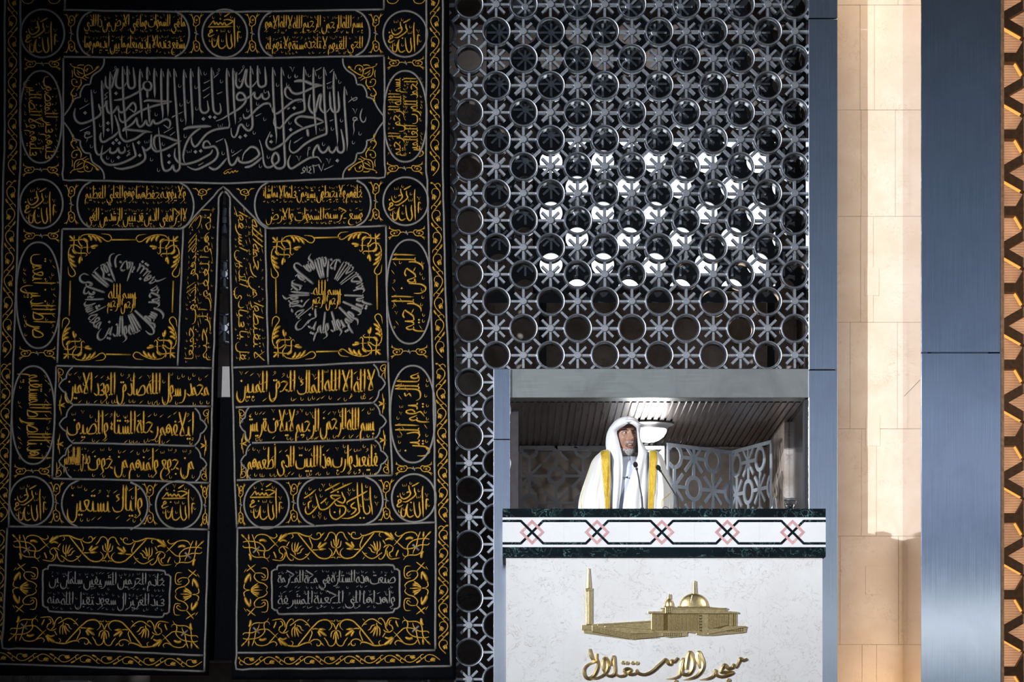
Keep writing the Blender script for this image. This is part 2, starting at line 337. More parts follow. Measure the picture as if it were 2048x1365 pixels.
struct('floor_niche', MB().box(-0.06, 1.86, -0.3, RB, WZ(1405, 0) - 0.1, WZ(1400, 0)), 'wall_in')
struct('trim_12', MB().box(0.03, 1.80, RB - 0.06, RB - 0.001, cz - 0.035, cz - 0.018), 'steel')
# ---------------------------------------------------------------- openwork screen of rings and stars
SC = DIST / FPX
LX, LY0, LS, LV = 938.0, 8.0, 54.33, 54.05
def ring_mesh():
    mb = MB()
    prof = [(.0745, .11), (.0745, .030), (.0752, .012), (.0775, .003), (.0805, -.001), (.0835, .003), (.0850, .0015), (.0885, .001), (.0915, .007), (.0925, .020), (.0925, .050), (.0890, .060), (.0890, .11)]
    mb.lathe(prof, 44, axis='y', close=True)
    d0, d1 = 0.0905, LS * SC * math.sqrt(2) / 2 + 0.0005
    for k in range(4):
        a = PI / 4 + k * PI / 2; c, s = math.cos(a), math.sin(a); w = .0098
        vs = []
        for r in (d0, d1):
            for (q, y) in ((-w, .035), (-w * .75, .010), (w * .75, .010), (w, .035)): vs.append((c * r - s * q, y, s * r + c * q))
        mb.add(vs, [(0, 1, 5, 4), (1, 2, 6, 5), (2, 3, 7, 6), (3, 0, 4, 7), (0, 3, 2, 1), (4, 5, 6, 7)])
    return mb
def star_mesh():
    mb = MB()
    for k in range(8):
        a = k * PI / 4; c, s = math.cos(a), math.sin(a); w = .0102; r0, r1 = .012, (.0800 if k % 2 == 0 else .0745)
        vs = []
        for r in (r0, r1):
            for (q, y) in ((-w, .040), (-w * .72, .008), (w * .72, .008), (w, .040)): vs.append((c * r - s * q, y, s * r + c * q))
        mb.add(vs, [(0, 1, 5, 4), (1, 2, 6, 5), (2, 3, 7, 6), (3, 0, 4, 7), (0, 3, 2, 1), (4, 5, 6, 7)])
    return mb
def hub_mesh(): return MB().lathe([(.0001, -.0032), (.0205, -.0030), (.0228, -.0012), (.0235, .003), (.0235, .045)], 24, axis='y')
R0 = obj('ring', ring_mesh(), 'chrome', smooth=True); S0 = obj('star', star_mesh(), 'chrome'); H0 = obj('hub', hub_mesh(), 'chrome_face')
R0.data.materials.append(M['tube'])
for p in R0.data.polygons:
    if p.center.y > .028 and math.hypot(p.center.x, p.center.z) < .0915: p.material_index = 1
def lattice(root, cols, rows):
    for j in rows:
        for i in cols:
            p = W(LX + LS * i, LY0 + LV * j, 0)
            if (i + j) % 2 == 0:
                o = R0.copy(); scene.collection.objects.link(o); o.name = 'ring'; o.parent = root; o.location = p - root.location
            else:
                o = S0.copy(); scene.collection.objects.link(o); o.name = 'star'; o.parent = root; o.location = p - root.location
                h = H0.copy(); scene.collection.objects.link(h); h.name = 'hub'; h.parent = o
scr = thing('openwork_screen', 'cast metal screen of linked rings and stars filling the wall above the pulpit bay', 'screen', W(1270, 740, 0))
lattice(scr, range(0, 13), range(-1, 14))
scr2 = thing('openwork_screen', 'narrow strip of metal rings and stars between the curtain edge and the steel post', 'screen', W(950, 1365, 0))
lattice(scr2, range(-1, 2), range(14, 26))
scr3 = thing('openwork_screen', 'metal ring screen glimpsed through the slit of the black curtain', 'screen', W(447, 780, 0))
lattice(scr3, range(-10, -7), range(7, 15))
scr4 = thing('openwork_screen', 'column of metal rings half hidden behind the right edge of the curtain', 'screen', W(884, 740, 0))
lattice(scr4, range(-1, 0), range(-1, 14))
inner = thing('perforated_plate', 'dark inner metal plate with round holes and star bosses glinting behind the ring screen', 'panel', W(1320, 590, .97))
def W2(i, j): return W(1024 + (LX + LS * i - 1024) * .952 + 5, 120 + (LY0 + LV * j - 120) * .952, .97)
pm_ = MB(); hs = LS * SC / 2; hv = LV * SC / 2
for j in range(-2, 12):
    for i in range(1, 14):
        c = W2(i, j)
        if (i + j) % 2 == 0:
            q_ = [(-hs, -hv), (hs, -hv), (hs, hv), (-hs, hv)]; pm_.add([(c.x + a, c.y + .02, c.z + b) for a, b in q_], [(0, 1, 2, 3)])
            if i <= 12 and j >= -1 and j <= 10:
                o = S0.copy(); scene.collection.objects.link(o); o.name = 'star'; o.parent = inner; o.location = c - inner.location; o.scale.y = .5
                h = H0.copy(); scene.collection.objects.link(h); h.name = 'hub'; h.parent = o
        else:
            n = 32; P_ = []; Q_ = []
            for k in range(n):
                a = 2 * PI * k / n + PI / 4; cx_, sx_ = math.cos(a), math.sin(a); m_ = max(abs(cx_), abs(sx_)); P_.append((c.x + .074 * cx_, c.y + .02, c.z + .074 * sx_)); Q_.append((c.x + hs * cx_ / m_, c.y + .02, c.z + hv * sx_ / m_))
            D_ = [(x, y + .03, z) for x, y, z in P_]
            pm_.add(P_ + Q_ + D_, [(k, (k + 1) % n, n + (k + 1) % n, n + k) for k in range(n)] + [(k, (k + 1) % n, 2 * n + (k + 1) % n, 2 * n + k) for k in range(n)])
obj('plate', pm_, 'plate_dark', inner)
for o in (R0, S0, H0): bpy.data.objects.remove(o)
cz = WZ(806, 0.14)
# floodlight behind the screen
fl = thing('floodlight', 'bright white floodlight glowing behind the ring screen above the pulpit', 'lamp', W(1290, 470, 1.35))
m_ = MB(); a, b = W(1078, 572, 1.35), W(1550, 285, 1.35); m_.box(a.x - .04, b.x + .04, 1.355, 1.45, a.z - .04, b.z + .04); obj('housing', m_, 'black', fl, bevel=.01)
obj('stand', MB().box(a.x, a.x + .05, 1.38, 1.43, cz + .05, a.z).box(b.x - .05, b.x, 1.38, 1.43, cz + .05, a.z), 'black', fl)
obj('lamp_glass', MB().box(a.x, b.x, 1.345, 1.355, a.z, b.z), 'flood', fl)
# board and ledge seen through the slit of the curtain
tag(obj('hanging_board', MB().box(WX(425, .02), WX(470, .02), -.016, -.001, WZ(796, .02), WZ(735, .02)), 'board'), 'pale grey board showing through the slit of the black curtain', 'board')
le = thing('stone_ledge', 'dim beige ledge at the foot of the curtain slit', 'ledge', (WX(445, .55), .6, 0))
obj('body', MB().box(WX(300, .55), WX(600, .55), .55, .9, 0, WZ(1327, .55)), plain('beige_ledge', (.22, .18, .15), .7), le, bevel=.004)
obj('edge_strip', MB().box(WX(300, .55), WX(600, .55), .54, .9, WZ(1327, .55), WZ(1324.5, .55)), plain('pale_edge', (.5, .47, .45), .5), le)
for (a, b, n, l) in ((101, 160, 'paper_box', 'white box edge peeping under the left curtain hem'), (709, 769, 'paper_box', 'white box edge peeping under the right curtain hem, left of the rail'), (792, 842, 'metal_rail', 'short shiny rail end under the right curtain hem')):
    m_ = MB().box(WX(a, .1), WX(b, .1), .50, .75, 0, WZ(1361.5, .5)); tag(obj(n, m_, 'paper' if n == 'paper_box' else 'chrome', bevel=.004), l, 'box' if n == 'paper_box' else 'rail')
# ---------------------------------------------------------------- niche: dome lamp, cut-out metal panels
lp = W(1297, 853, 1.22); dl = thing('ceiling_lamp', 'round glowing white dome lamp under the slatted ceiling behind the speaker', 'lamp', (lp.x, lp.y, cz))
obj('base_ring', MB().lathe([(.001, 0), (.165, 0), (.168, -.012), (.135, -.028), (.128, -.040), (.118, -.044), (.001, -.044)], 48, lp.x, lp.y, cz), 'white_glaze', dl, smooth=True)
obj('dome', MB().lathe([(.118, -.040), (.121, -.052), (.117, -.066), (.10, -.092), (.072, -.113), (.04, -.126), (.001, -.130)], 48, lp.x, lp.y, cz), 'lamp', dl, smooth=True)
light('dome_lamp', 'POINT', (lp.x, lp.y, cz - .27), 14, (1, .98, .95), shadow_soft_size=.1)
def cut_panel(label, A, B, z0, z1, sp, off, zc, mat, ro=.074, ri=.050, bw=.017):
    A = Vector((*A, 0)); B = Vector((*B, 0)); L = (B - A).length; d = (B - A) / L; nrm = Vector((d.y, -d.x, 0)); th = .004
    root = thing('cut_metal_panel', label, 'panel', (A.x, A.y, z0))
    cnt = [0]
    def P(u, v, t): return A + d * u + Vector((0, 0, v)) + nrm * t
    def slab(poly, mb):
        cnt[0] += 1; th = .0036 + (cnt[0] * 7 % 13) * .00012
        n = len(poly); vs = [P(u, v, th) for u, v in poly] + [P(u, v, -th) for u, v in poly]
        mb.add(vs, [tuple(range(n)), tuple(range(2 * n - 1, n - 1, -1))] + [(i, (i + 1) % n, (i + 1) % n + n, i + n) for i in range(n)])
    def bar(mb, u0, v0, u1, v1, w):
        du, dv = u1 - u0, v1 - v0; l = math.hypot(du, dv); a, b = -dv / l * w / 2, du / l * w / 2
        q = [(u0 + a, v0 + b), (u1 + a, v1 + b), (u1 - a, v1 - b), (u0 - a, v0 - b)]
        q = [(min(max(u, 0), L), min(max(v, z0), z1)) for u, v in q]
        slab(q, mb)
    fr = MB(); bar(fr, 0, z1 - .012, L, z1 - .012, .024); bar(fr, .010, z0, .010, z1, .020); bar(fr, L - .010, z0, L - .010, z1, .020)
    obj('frame', fr, mat, root)
    for i in range(-2, int(L / sp) + 3):
        for j in range(-4, 3):
            u, v = off + i * sp, zc + j * sp
            if not (-ro * .6 < u < L + ro * .6 and z0 - ro * .3 < v < z1 + ro * .5): continue
            mb = MB()
            if (i + j) % 2 == 0:
                n = 36; k = []
                for t in range(n):
                    a, b = 2 * PI * t / n, 2 * PI * (t + 1) / n
                    q = [(u + ro * math.cos(a), v + ro * math.sin(a)), (u + ro * math.cos(b), v + ro * math.sin(b)), (u + ri * math.cos(b), v + ri * math.sin(b)), (u + ri * math.cos(a), v + ri * math.sin(a))]
                    if all(0 <= c <= L and z0 <= e <= z1 for c, e in q): slab(q, mb)
                if mb.v: obj('ring', mb, mat, root)
            else:
                for t in range(8):
                    a = t * PI / 4; r1 = sp - ro + .004 if t % 2 == 0 else sp * .62
                    u1, v1 = u + r1 * math.cos(a), v + r1 * math.sin(a)
                    if 0 <= u <= L and z0 <= v <= z1: bar(mb, u, v, u1, v1, bw)
                if mb.v: obj('star', mb, mat, root)
    return root
zt, zb = WZ(893, 1.6), WZ(1400, 0)
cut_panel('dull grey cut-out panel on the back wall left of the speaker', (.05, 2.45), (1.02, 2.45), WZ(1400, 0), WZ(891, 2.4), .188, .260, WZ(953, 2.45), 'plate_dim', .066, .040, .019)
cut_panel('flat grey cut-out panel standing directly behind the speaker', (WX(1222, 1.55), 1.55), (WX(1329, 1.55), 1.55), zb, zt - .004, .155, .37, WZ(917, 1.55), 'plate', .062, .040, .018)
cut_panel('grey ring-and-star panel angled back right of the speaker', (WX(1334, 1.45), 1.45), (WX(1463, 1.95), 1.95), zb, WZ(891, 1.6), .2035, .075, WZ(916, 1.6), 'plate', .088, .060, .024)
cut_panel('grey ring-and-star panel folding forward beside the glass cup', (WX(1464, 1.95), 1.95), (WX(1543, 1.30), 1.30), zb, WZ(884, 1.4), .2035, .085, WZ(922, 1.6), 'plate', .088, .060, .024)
# ---------------------------------------------------------------- pulpit
YC, YB = -0.65, -0.62                       # face of the cornice, face of the body
pu = thing('pulpit', 'cream marble pulpit front with green marble bands and brass mosque emblem', 'pulpit', (WX(1328, YC), -.4, 0))
def X(px): return WX(px, YC)
def Z(py): return WZ(py, YC)
xl, xrr = X(1005), X(1651.5)
b_ = MB(); nslab = [1012, 1128, 1258, 1389, 1519, 1645]
for a, b in zip(nslab, nslab[1:]): b_.box(WX(a + .04, YB), WX(b - .04, YB), YB, YB + .06, 0, Z(1114))
b_.box(WX(1012, YB), WX(1645, YB), YB + .03, YB + .12, 0, Z(1115)); obj('front_panel', b_, 'marble_w', pu)
sd = MB(); sd.box(WX(1012, YB), WX(1012, YB) + .06, YB + .1, -.085, 0, Z(1115)); sd.box(WX(1645, YB) - .06, WX(1645, YB), YB + .1, -.055, 0, Z(1115)); obj('side_panel', sd, 'marble_w', pu)
def band(a, b):
    mb = MB()
    cs = [1005, 1128, 1258, 1389, 1519, 1651.5]
    for p, q in zip(cs, cs[1:]): mb.box(X(p) + .0002, X(q) - .0002, YC, YC + .05, Z(b), Z(a))
    mb.box(xl, xrr, YC + .03, YC + .12, Z(b), Z(a)); mb.box(xl, xl + .07, YC + .1, -.085, Z(b), Z(a)); mb.box(xrr - .07, xrr, YC + .1, -.055, Z(b), Z(a)); return mb
obj('green_band', band(1018, 1035.6), 'marble_g', pu, label='upper dark green marble band')
obj('inlay_band', band(1035.6, 1095), 'inlay_w', pu, label='white marble band with interlaced inlay')
obj('green_band', band(1095, 1114.3), 'marble_g', pu, label='lower dark green marble band')
obj('ledge', MB().box(xl, xrr, YC + .10, -.18, Z(1020) - .02, Z(1018.3)), 'marble_g', pu)
cxs = [1064, 1194, 1323.5, 1454.5, 1585]
def seg(mb, ax, ay, bx, by, w, h, ea=0, eb=0):
    d = math.hypot(bx - ax, by - ay); ux, uy = (bx - ax) / d, (by - ay) / d; nx, ny = -uy * w / 2, ux * w / 2
    ax -= ux * ea; ay -= uy * ea; bx += ux * eb; by += uy * eb
    mb.prism([(X(ax + nx), Z(ay + ny)), (X(bx + nx), Z(by + ny)), (X(bx - nx), Z(by - ny)), (X(ax - nx), Z(ay - ny))], YC - h, YC + .002)
lw = 5.0; yt, ym, yb_ = 1042.6, 1065.2, 1087.6; hx = 22.4
ln = MB(); pts_u = []
for c in cxs:
    seg(ln, c - hx, yt, c + hx, yb_, lw, .0011, 1.1, 1.1); seg(ln, c - hx, yb_, c + hx, yt, lw, .0010, 1.1, 1.1)
edges = [1005] + cxs + [1651.5]
for k in range(len(edges) - 1):
    a = 1005 if k == 0 else edges[k] + hx; b = 1651.5 if k == len(edges) - 2 else edges[k + 1] - hx
    seg(ln, a, yt, b, yt, lw, .0008); seg(ln, a, yb_, b, yb_, lw, .0008)
obj('green_inlay_line', ln, 'marble_g', pu)
for c in cxs:
    r = 21.6; q = MB(); T_, R_, B_, L_ = (c, ym - r), (c + r, ym), (c, ym + r), (c - r, ym)
    def dseg(a, b, h):
        seg(q, a[0], a[1], b[0], b[1], 5.2, h, 2.4, 2.4)
    dseg(T_, R_, .0016); dseg(B_, L_, .0016)           # over the green lines
    for (a, b) in ((T_, L_), (R_, B_)):                 # under the green lines: cut where they cross
        mx, my = (a[0] + b[0]) / 2, (a[1] + b[1]) / 2; dx, dy = (b[0] - a[0]), (b[1] - a[1]); l = math.hypot(dx, dy); g = lw / 2 / l
        seg(q, a[0], a[1], a[0] + dx * (.5 - g), a[1] + dy * (.5 - g), 5.2, .0015, 2.4, 0); seg(q, a[0] + dx * (.5 + g), a[1] + dy * (.5 + g), b[0], b[1], 5.2, .0015, 0, 2.4)
    obj('pink_diamond', q, 'marble_p', pu, label='pink marble diamond inlay')
# brass mosque emblem; coordinates read on a 5.572x enlargement whose corner is (1150, 1120)
em = bpy.data.objects.new('mosque_emblem', None); scene.collection.objects.link(em); em.parent = pu; em.matrix_parent_inverse = Matrix.Translation(pu.location).inverted(); em['label'] = 'raised brass mosque emblem'
def E(x, y): return (WX(1150 + x / 5.572, YB), WZ(1120 + y / 5.572, YB))
def brass(name, polys, h0, h1, mat='brass', bev=.0012):
    mb = MB()
    for p in polys: mb.prism([E(*q) for q in p], YB - h1, YB - h0)
    return obj(name, mb, mat, em, bevel=bev)
def rct(x0, y0, x1, y1): return [(x0, y0), (x1, y0), (x1, y1), (x0, y1)]
brass('minaret', [[(120, 725), (118, 345), (192, 345), (192, 725)], rct(112, 320, 194, 352), [(132, 322), (142, 98), (160, 98), (178, 322)], [(74, 735), (80, 730), (190, 730), (190, 790), (74, 785)]], -.002, .012)
brass('minaret_groove', [rct(133, 360, 140, 720), rct(150, 350, 165, 720), [(143, 320), (148, 110), (154, 110), (160, 320)]], .012, .014)
brass('courtyard', [[(90, 780), (190, 720), (840, 682), (850, 780), (970, 855), (650, 893), (560, 885), (100, 820)]], -.002, .009)
brass('courtyard_wall', [[(190, 735), (560, 800), (640, 838), (970, 810), (980, 858), (640, 893), (560, 880), (190, 800)]], .009, .013)
dk = []
for k in range(43):
    t = k / 43; x = 200 + 740 * t; yy = 748 + (x - 200) * .19 if x < 600 else 824 - (x - 600) * .035
    for r in range(4): dk.append(rct(x - 4, yy + 6 + r * 17 - 4, x + 4, yy + 6 + r * 17 + 6))
brass('courtyard_opening', dk, .013, .0142, 'brass_d', 0)
brass('courtyard_inner_wall', [[(250, 725), (840, 690), (840, 700), (250, 737)], [(330, 740), (520, 730), (780, 752), (850, 780), (700, 775), (520, 752), (330, 756)]], .009, .012)
brass('hall', [[(850, 600), (1740, 600), (1800, 600), (1800, 745), (1890, 745), (1915, 750), (1900, 815), (1540, 850), (1400, 848), (1350, 840), (1350, 825), (1250, 815), (1250, 855), (1050, 872), (975, 855), (850, 780)]], -.002, .010)
brass('roof_slab', [[(808, 580), (960, 580), (985, 540), (1690, 540), (1690, 552), (1670, 575), (1815, 585), (1815, 602), (1780, 605), (860, 605), (810, 600)]], .004, .019)
brass('roof_slab', [[(950, 545), (1160, 530), (1490, 530), (1690, 545), (1690, 553), (955, 553)]], .006, .022)
ribs = []
for k in range(34):
    x = 868 + k * 15.2
    if not (985 < x < 1030): ribs.append(rct(x, 612, x + 9, 790))
for k in range(17): ribs.append(rct(1490 + k * 13, 612, 1498 + k * 13, 778 - k * 3))
for x in (1748, 1775): ribs.append(rct(x, 605, x + 12, 740))
brass('rib_ground', [rct(862, 608, 1378, 792), rct(1484, 608, 1716, 770), rct(1744, 603, 1792, 742)], .0098, .0106, 'brass_d', 0)  # dark sheet painting the shade between the ribs
brass('rib', ribs, .010, .0145, 'brass', 0)
wn_ = [rct(1385, 617 + k * 33, 1415, 636 + k * 33) for k in range(6)] + [rct(990 + a * 16, 620 + b * 22, 1000 + a * 16, 632 + b * 22) for a in range(3) for b in range(8)] + [rct(1690 + a * 24, 765 + b * 22, 1706 + a * 24, 780 + b * 22) for a in range(8) for b in range(2)] + [rct(985 + a * 24, 822 + b * 20, 997 + a * 24, 834 + b * 20) for a in range(9) for b in range(2)]
brass('window', wn_, .0102, .0114, 'brass_d', 0)
brass('terrace', [[(1690, 740), (1900, 742), (1915, 752), (1885, 760), (1480, 835), (1480, 822)]], .010, .016)
def dome(name, cx, cy, r, ry, h):
    mb = MB(); rows = []
    for j in range(9):
        a = PI / 2 * j / 8; row = []
        for i in range(25):
            t = PI * i / 24; xx, yy = cx - r * math.cos(t) * math.cos(a), cy - ry * math.sin(t) * math.cos(a)
            e = E(xx, yy); row.append((e[0], YB - .004 - h * math.sin(a), e[1]))
        rows.append(row)
    mb.grid(rows); base = []
    mb.prism([E(cx - r * math.cos(PI * i / 24), cy - ry * math.sin(PI * i / 24)) for i in range(25)], YB - .006, YB)
    return obj(name, mb, 'brass', em, smooth=True)
dome('dome', 1325, 530, 162, 155, .028); dome('small_dome', 1046, 522, 50, 85, .022)
brass('finial', [[(1316, 385), (1322, 238), (1344, 238), (1352, 385)], [(1034, 440), (1038, 385), (1062, 385), (1068, 440)]], .0, .014)
brass('dome_rib', [[(1290, 530), (1284, 470), (1300, 400), (1306, 400), (1292, 470), (1298, 530)], rct(990, 520, 1104, 532), [(1140, 522), (1500, 522), (1510, 536), (1130, 536)]], .012, .030)
brass('dome_drum', [rct(1005, 530, 1080, 600)] , .008, .024)
brass('window', [rct(1010 + a * 22, 538 + b * 22, 1022 + a * 22, 552 + b * 22) for a in range(3) for b in range(3)], .024, .0252, 'brass_d', 0)
# brass lettering; chiselled strokes, read on a 5.689x enlargement whose corner is (1150, 1280)
lt = bpy.data.objects.new('brass_lettering', None); scene.collection.objects.link(lt); lt.parent = pu; lt.matrix_parent_inverse = Matrix.Translation(pu.location).inverted(); lt['label'] = 'raised brass Arabic lettering'
def chisel(name, pts, h=.016, n=5):
    P = catmull([(x, y, w) for x, y, w in pts], n); mb = MB(); rows = []
    for i, (x, y, w) in enumerate(P):
        a, b = P[max(0, i - 1)], P[min(len(P) - 1, i + 1)]; dx, dy = b[0] - a[0], b[1] - a[1]; l = math.hypot(dx, dy) or 1; nx, ny = -dy / l, dx / l
        row = []
        for (o_, hh) in ((-1, 0), (-.92, .55), (0, 1), (.92, .55), (1, 0)):
            w2 = w * 1.30; u, v = x + nx * o_ * w2 / 2, y + ny * o_ * w2 / 2; row.append((WX(1150 + u / 5.689, YB), YB + .001 - h * hh, WZ(1280 + v / 5.689, YB)))
        rows.append(row)
    mb.grid(rows); return obj(name, mb, 'brass', lt)
def dots(name, cs, r=26):
    mb = MB()
    for (x, y) in cs:
        pr = [(x - r, y), (x - r * .4, y - r * .8), (x + r * .5, y - r * .8), (x + r, y), (x + r * .4, y + r * .8), (x - r * .5, y + r * .8)]
        mb.prism([(WX(1150 + u / 5.689, YB), WZ(1280 + v / 5.689, YB)) for u, v in pr], YB - .010, YB)
    return obj(name, mb, 'brass', lt, bevel=.002)
chisel('letter', [(168, 108, 22), (178, 170, 36), (200, 225, 26), (232, 250, 18), (215, 262, 14), (150, 285, 22), (105, 340, 26), (110, 410, 30), (150, 445, 34), (205, 420, 36), (245, 350, 34), (262, 280, 26), (245, 210, 22), (248, 160, 24)])
chisel('letter', [(165, 448, 8), (235, 445, 22), (300, 420, 26), (350, 380, 30), (375, 320, 34), (375, 260, 32), (350, 205, 20), (325, 230, 30), (320, 300, 36), (335, 370, 24), (380, 415, 26), (430, 410, 34), (455, 370, 30), (448, 280, 34), (440, 195, 34), (415, 250, 20), (410, 300, 12)])
chisel('letter', [(460, 395, 22), (510, 420, 26), (570, 405, 30), (560, 350, 30), (600, 335, 34), (635, 350, 30), (610, 385, 30), (640, 400, 30), (690, 385, 26), (700, 345, 18), (720, 385, 32), (790, 400, 30), (870, 370, 34), (940, 310, 36), (1000, 255, 32), (1030, 225, 26), (1060, 270, 36), (1090, 280, 36), (1100, 240, 28), (1130, 255, 30), (1170, 210, 26)])
chisel('letter', [(1040, 448, 6), (1110, 445, 18), (1180, 420, 28), (1200, 350, 34), (1212, 270, 40), (1240, 215, 26), (1225, 290, 36), (1215, 360, 34), (1240, 400, 34), (1300, 390, 38), (1340, 320, 40), (1340, 230, 42), (1310, 145, 34), (1285, 190, 36), (1270, 270, 40), (1265, 340, 30)])
chisel('letter', [(1230, 458, 6), (1300, 450, 20), (1380, 420, 32), (1440, 350, 40), (1455, 270, 42), (1420, 180, 46), (1405, 145, 36), (1395, 200, 50), (1415, 280, 40), (1430, 330, 26)])
chisel('letter', [(1415, 458, 6), (1500, 450, 22), (1570, 420, 30), (1600, 345, 26), (1605, 400, 30), (1660, 425, 30), (1730, 410, 34), (1800, 378, 28), (1740, 370, 26), (1660, 370, 34), (1700, 290, 34), (1740, 330, 34), (1790, 320, 32), (1800, 285, 24), (1830, 315, 28), (1860, 270, 28), (1880, 220, 34), (1910, 240, 28), (1955, 225, 26)])
dots('letter_dot', [(545, 263), (590, 268), (655, 267), (705, 270)]); dots('letter_dot', [(1745, 465), (1145, 480)], 28)
# ---------------------------------------------------------------- things on the ledge
zl = Z(1018.3)
def cat3(P, n=6): return catmull([tuple(p) for p in P], n)
def mic(label, hx, hy, pts, yb):
    base = W(pts[-1][0], 1018, yb); t = thing('gooseneck_microphone', label, 'microphone', (base.x, base.y, zl))
    obj('base', MB().lathe([(.0001, 0), (.030, 0), (.030, .006), (.012, .010), (.010, .028), (.0001, .028)], 20, base.x, base.y, zl), 'black', t, smooth=True)
    P = [W(x, y, yb) for x, y in pts[:-1]] + [Vector((base.x, base.y, zl + .02))]; P = cat3(P, 8); obj('stem', MB().tube(P, [.0042 if i < len(P) * .6 else .0058 for i in range(len(P))]), 'black', t, smooth=True)
    hd = W(hx, hy, yb); nx = W(*pts[1], yb); d = (Vector(P[0]) - Vector(P[6])).normalized(); mb = MB(); mb.ball((0, 0, 0), .0145, .0145, .019, 20, 12)
    q = Vector((0, 0, 1)).rotation_difference(d); mb.v = [tuple(q @ Vector(v) + hd) for v in mb.v]
    obj('foam_windshield', mb, 'foam', t, smooth=True); obj('collar', MB().tube([Vector(P[0]), Vector(P[0]) - d * .014], [.0085, .006]), 'black', t, smooth=True); return t
mic('left gooseneck microphone standing upright before the speaker', 1271, 930, [(1273, 936.5), (1277, 955), (1280, 975), (1283, 992), (1284.5, 1010), (1284.5, 1016)], -.42)
mic('right gooseneck microphone leaning from its base beside the sleeve', 1316.5, 936, [(1320, 941), (1331, 958), (1342, 976), (1352, 993), (1355, 1008), (1355, 1016)], -.42)
q = W(1331, 1018, -.40); P = [q + Vector((.018 * math.cos(a), 0, .012 * math.sin(a) - .001)) for a in [PI * k / 12 for k in range(13)]]
tag(obj('cable_loop', MB().tube([(p.x, p.y, max(p.z, zl + .002)) for p in P], .0017), 'black', smooth=True), 'small black cable loop lying at the foot of the right microphone', 'cable')
yg = -.545
g = W(1580.5, 1018, yg); gc = thing('glass_cup', 'clear glass cup with a metal-rimmed lid on the right of the ledge', 'cup', (g.x, g.y, zl))
k = 19.45 / FPX
obj('bowl', MB().lathe([(.0001, .004), (6 * k, .004), (7.2 * k, 0), (8.6 * k, .010), (11.6 * k, 9.5 * k), (12.6 * k, 19 * k), (12.2 * k, 19.5 * k), (11.0 * k, 10 * k), (8.0 * k, .016), (.0001, .014)], 40, g.x, g.y, zl), 'glass', gc, smooth=True)
obj('lid', MB().lathe([(.0001, 19.8 * k), (13.2 * k, 19.8 * k), (13.4 * k, 20.8 * k), (9 * k, 23.0 * k), (3 * k, 24.2 * k), (1.2 * k, 24.6 * k), (1.4 * k, 26.4 * k), (.0001, 27 * k)], 40, g.x, g.y, zl), 'chrome_face', gc, smooth=True)
obj('water', MB().lathe([(.0001, .016), (7.6 * k, .018), (10.6 * k, 9.5 * k), (10.9 * k, 13 * k), (.0001, 13 * k)], 32, g.x, g.y, zl), 'glass', gc, smooth=True)
g = W(1548.5, 1018, -.45); gb = thing('glass_bottle', 'small clear glass bottle left of the lidded cup', 'bottle', (g.x, g.y, zl))
obj('body', MB().lathe([(.0001, 0), (6.4 * k, 0), (6.6 * k, 2 * k), (4.6 * k, 12 * k), (3.0 * k, 20 * k), (3.0 * k, 27.5 * k), (2.2 * k, 27.5 * k), (2.2 * k, 20 * k), (3.8 * k, 12 * k), (5.6 * k, 2 * k), (.0001, 1 * k)], 32, g.x, g.y, zl), 'glass', gb, smooth=True)
pm = MB(); a, b = W(1092, 1018, -.5), W(1290, 1018, -.5); pm.box(a.x, b.x, -.52, -.30, zl + .0005, zl + .006)
tag(obj('paper_stack', pm, 'paper', bevel=.001), 'flat white sheets lying on the ledge in front of the speaker', 'paper')

# ---------------------------------------------------------------- the speaker
YP = .10
pz = lambda py: WZ(py, YP)
pxx = lambda px: WX(px, YP)
FLOOR_N = WZ(1400, 0)
man = thing('person', 'bearded man in white headcloth and gold-trimmed cream cloak speaking at the pulpit', 'person', (pxx(1253), .12, FLOOR_N))
YAW = math.radians(24); HC = Vector((pxx(1247.5), .10, pz(876)))
def hw(x, y, z):      # head space (x to the viewer's right, -y out of the face, z up, metres) to world
    c, s = math.cos(YAW), math.sin(YAW); t = math.radians(-4)
    y, z = y * math.cos(t) - z * math.sin(t), y * math.sin(t) + z * math.cos(t)
    return HC + Vector((x * c - y * s, x * s + y * c, z))
def gss(d, s): return math.exp(-(d / s) ** 2)
def head_pt(th, v, infl=0.0):
    # th azimuth (0 = nose), v in -1..1 from chin base to crown
    z = .118 * v; zz = z
    r = math.sqrt(max(0, 1 - abs(v) ** 2.3))
    a = .0755 * r; bf = .096 * r ** .8; bb = .100 * r
    if v < 0: a *= 1 - .20 * (-v) ** 1.5; bf *= 1 - .02 * v * v; bb *= 1 - .30 * (-v)
    x = a * math.sin(th); cth = math.cos(th); y = -(bf if cth > 0 else bb) * (abs(cth) ** .86) * (1 if cth > 0 else -1)
    f = max(0, cth) ** .5; ax = abs(x); d = 0
    d += .027 * gss(x, .0105 + .006 * gss(z + .026, .014)) * gss(z + .026, .014) + .019 * gss(x, .0085) * gss(z + .008, .020) + .008 * gss(x, .008) * gss(z - .016, .02)
    d += .006 * gss(ax - .013, .006) * gss(z + .029, .007)
    d += .007 * gss(ax - .028, .022) * gss(z - .036, .008) + .003 * gss(x, .03) * gss(z - .05, .03)
    d -= .013 * gss(ax - .031, .016) * gss(z - .016, .012)
    d += .006 * gss(ax - .046, .016) * gss(z + .016, .018)
    d -= .004 * gss(ax - .034, .012) * gss(z + .050, .022)
    d += .008 * gss(x, .024) * gss(z + .048, .010) + .009 * gss(x, .022) * gss(z + .082, .010)
    d -= .020 * gss(x, .020) * gss(z + .064, .0085)
    d -= .003 * gss(ax - .026 - (-.03 - z) * .25, .0045) * gss(z + .045, .018)
    d += .010 * gss(x, .022) * gss(z + .106, .016)
    y -= d * f
    n = 1 + infl / .09
    return x * n, y * n if y < 0 else y * n, z
body = MB(); NT = 96; rows = []
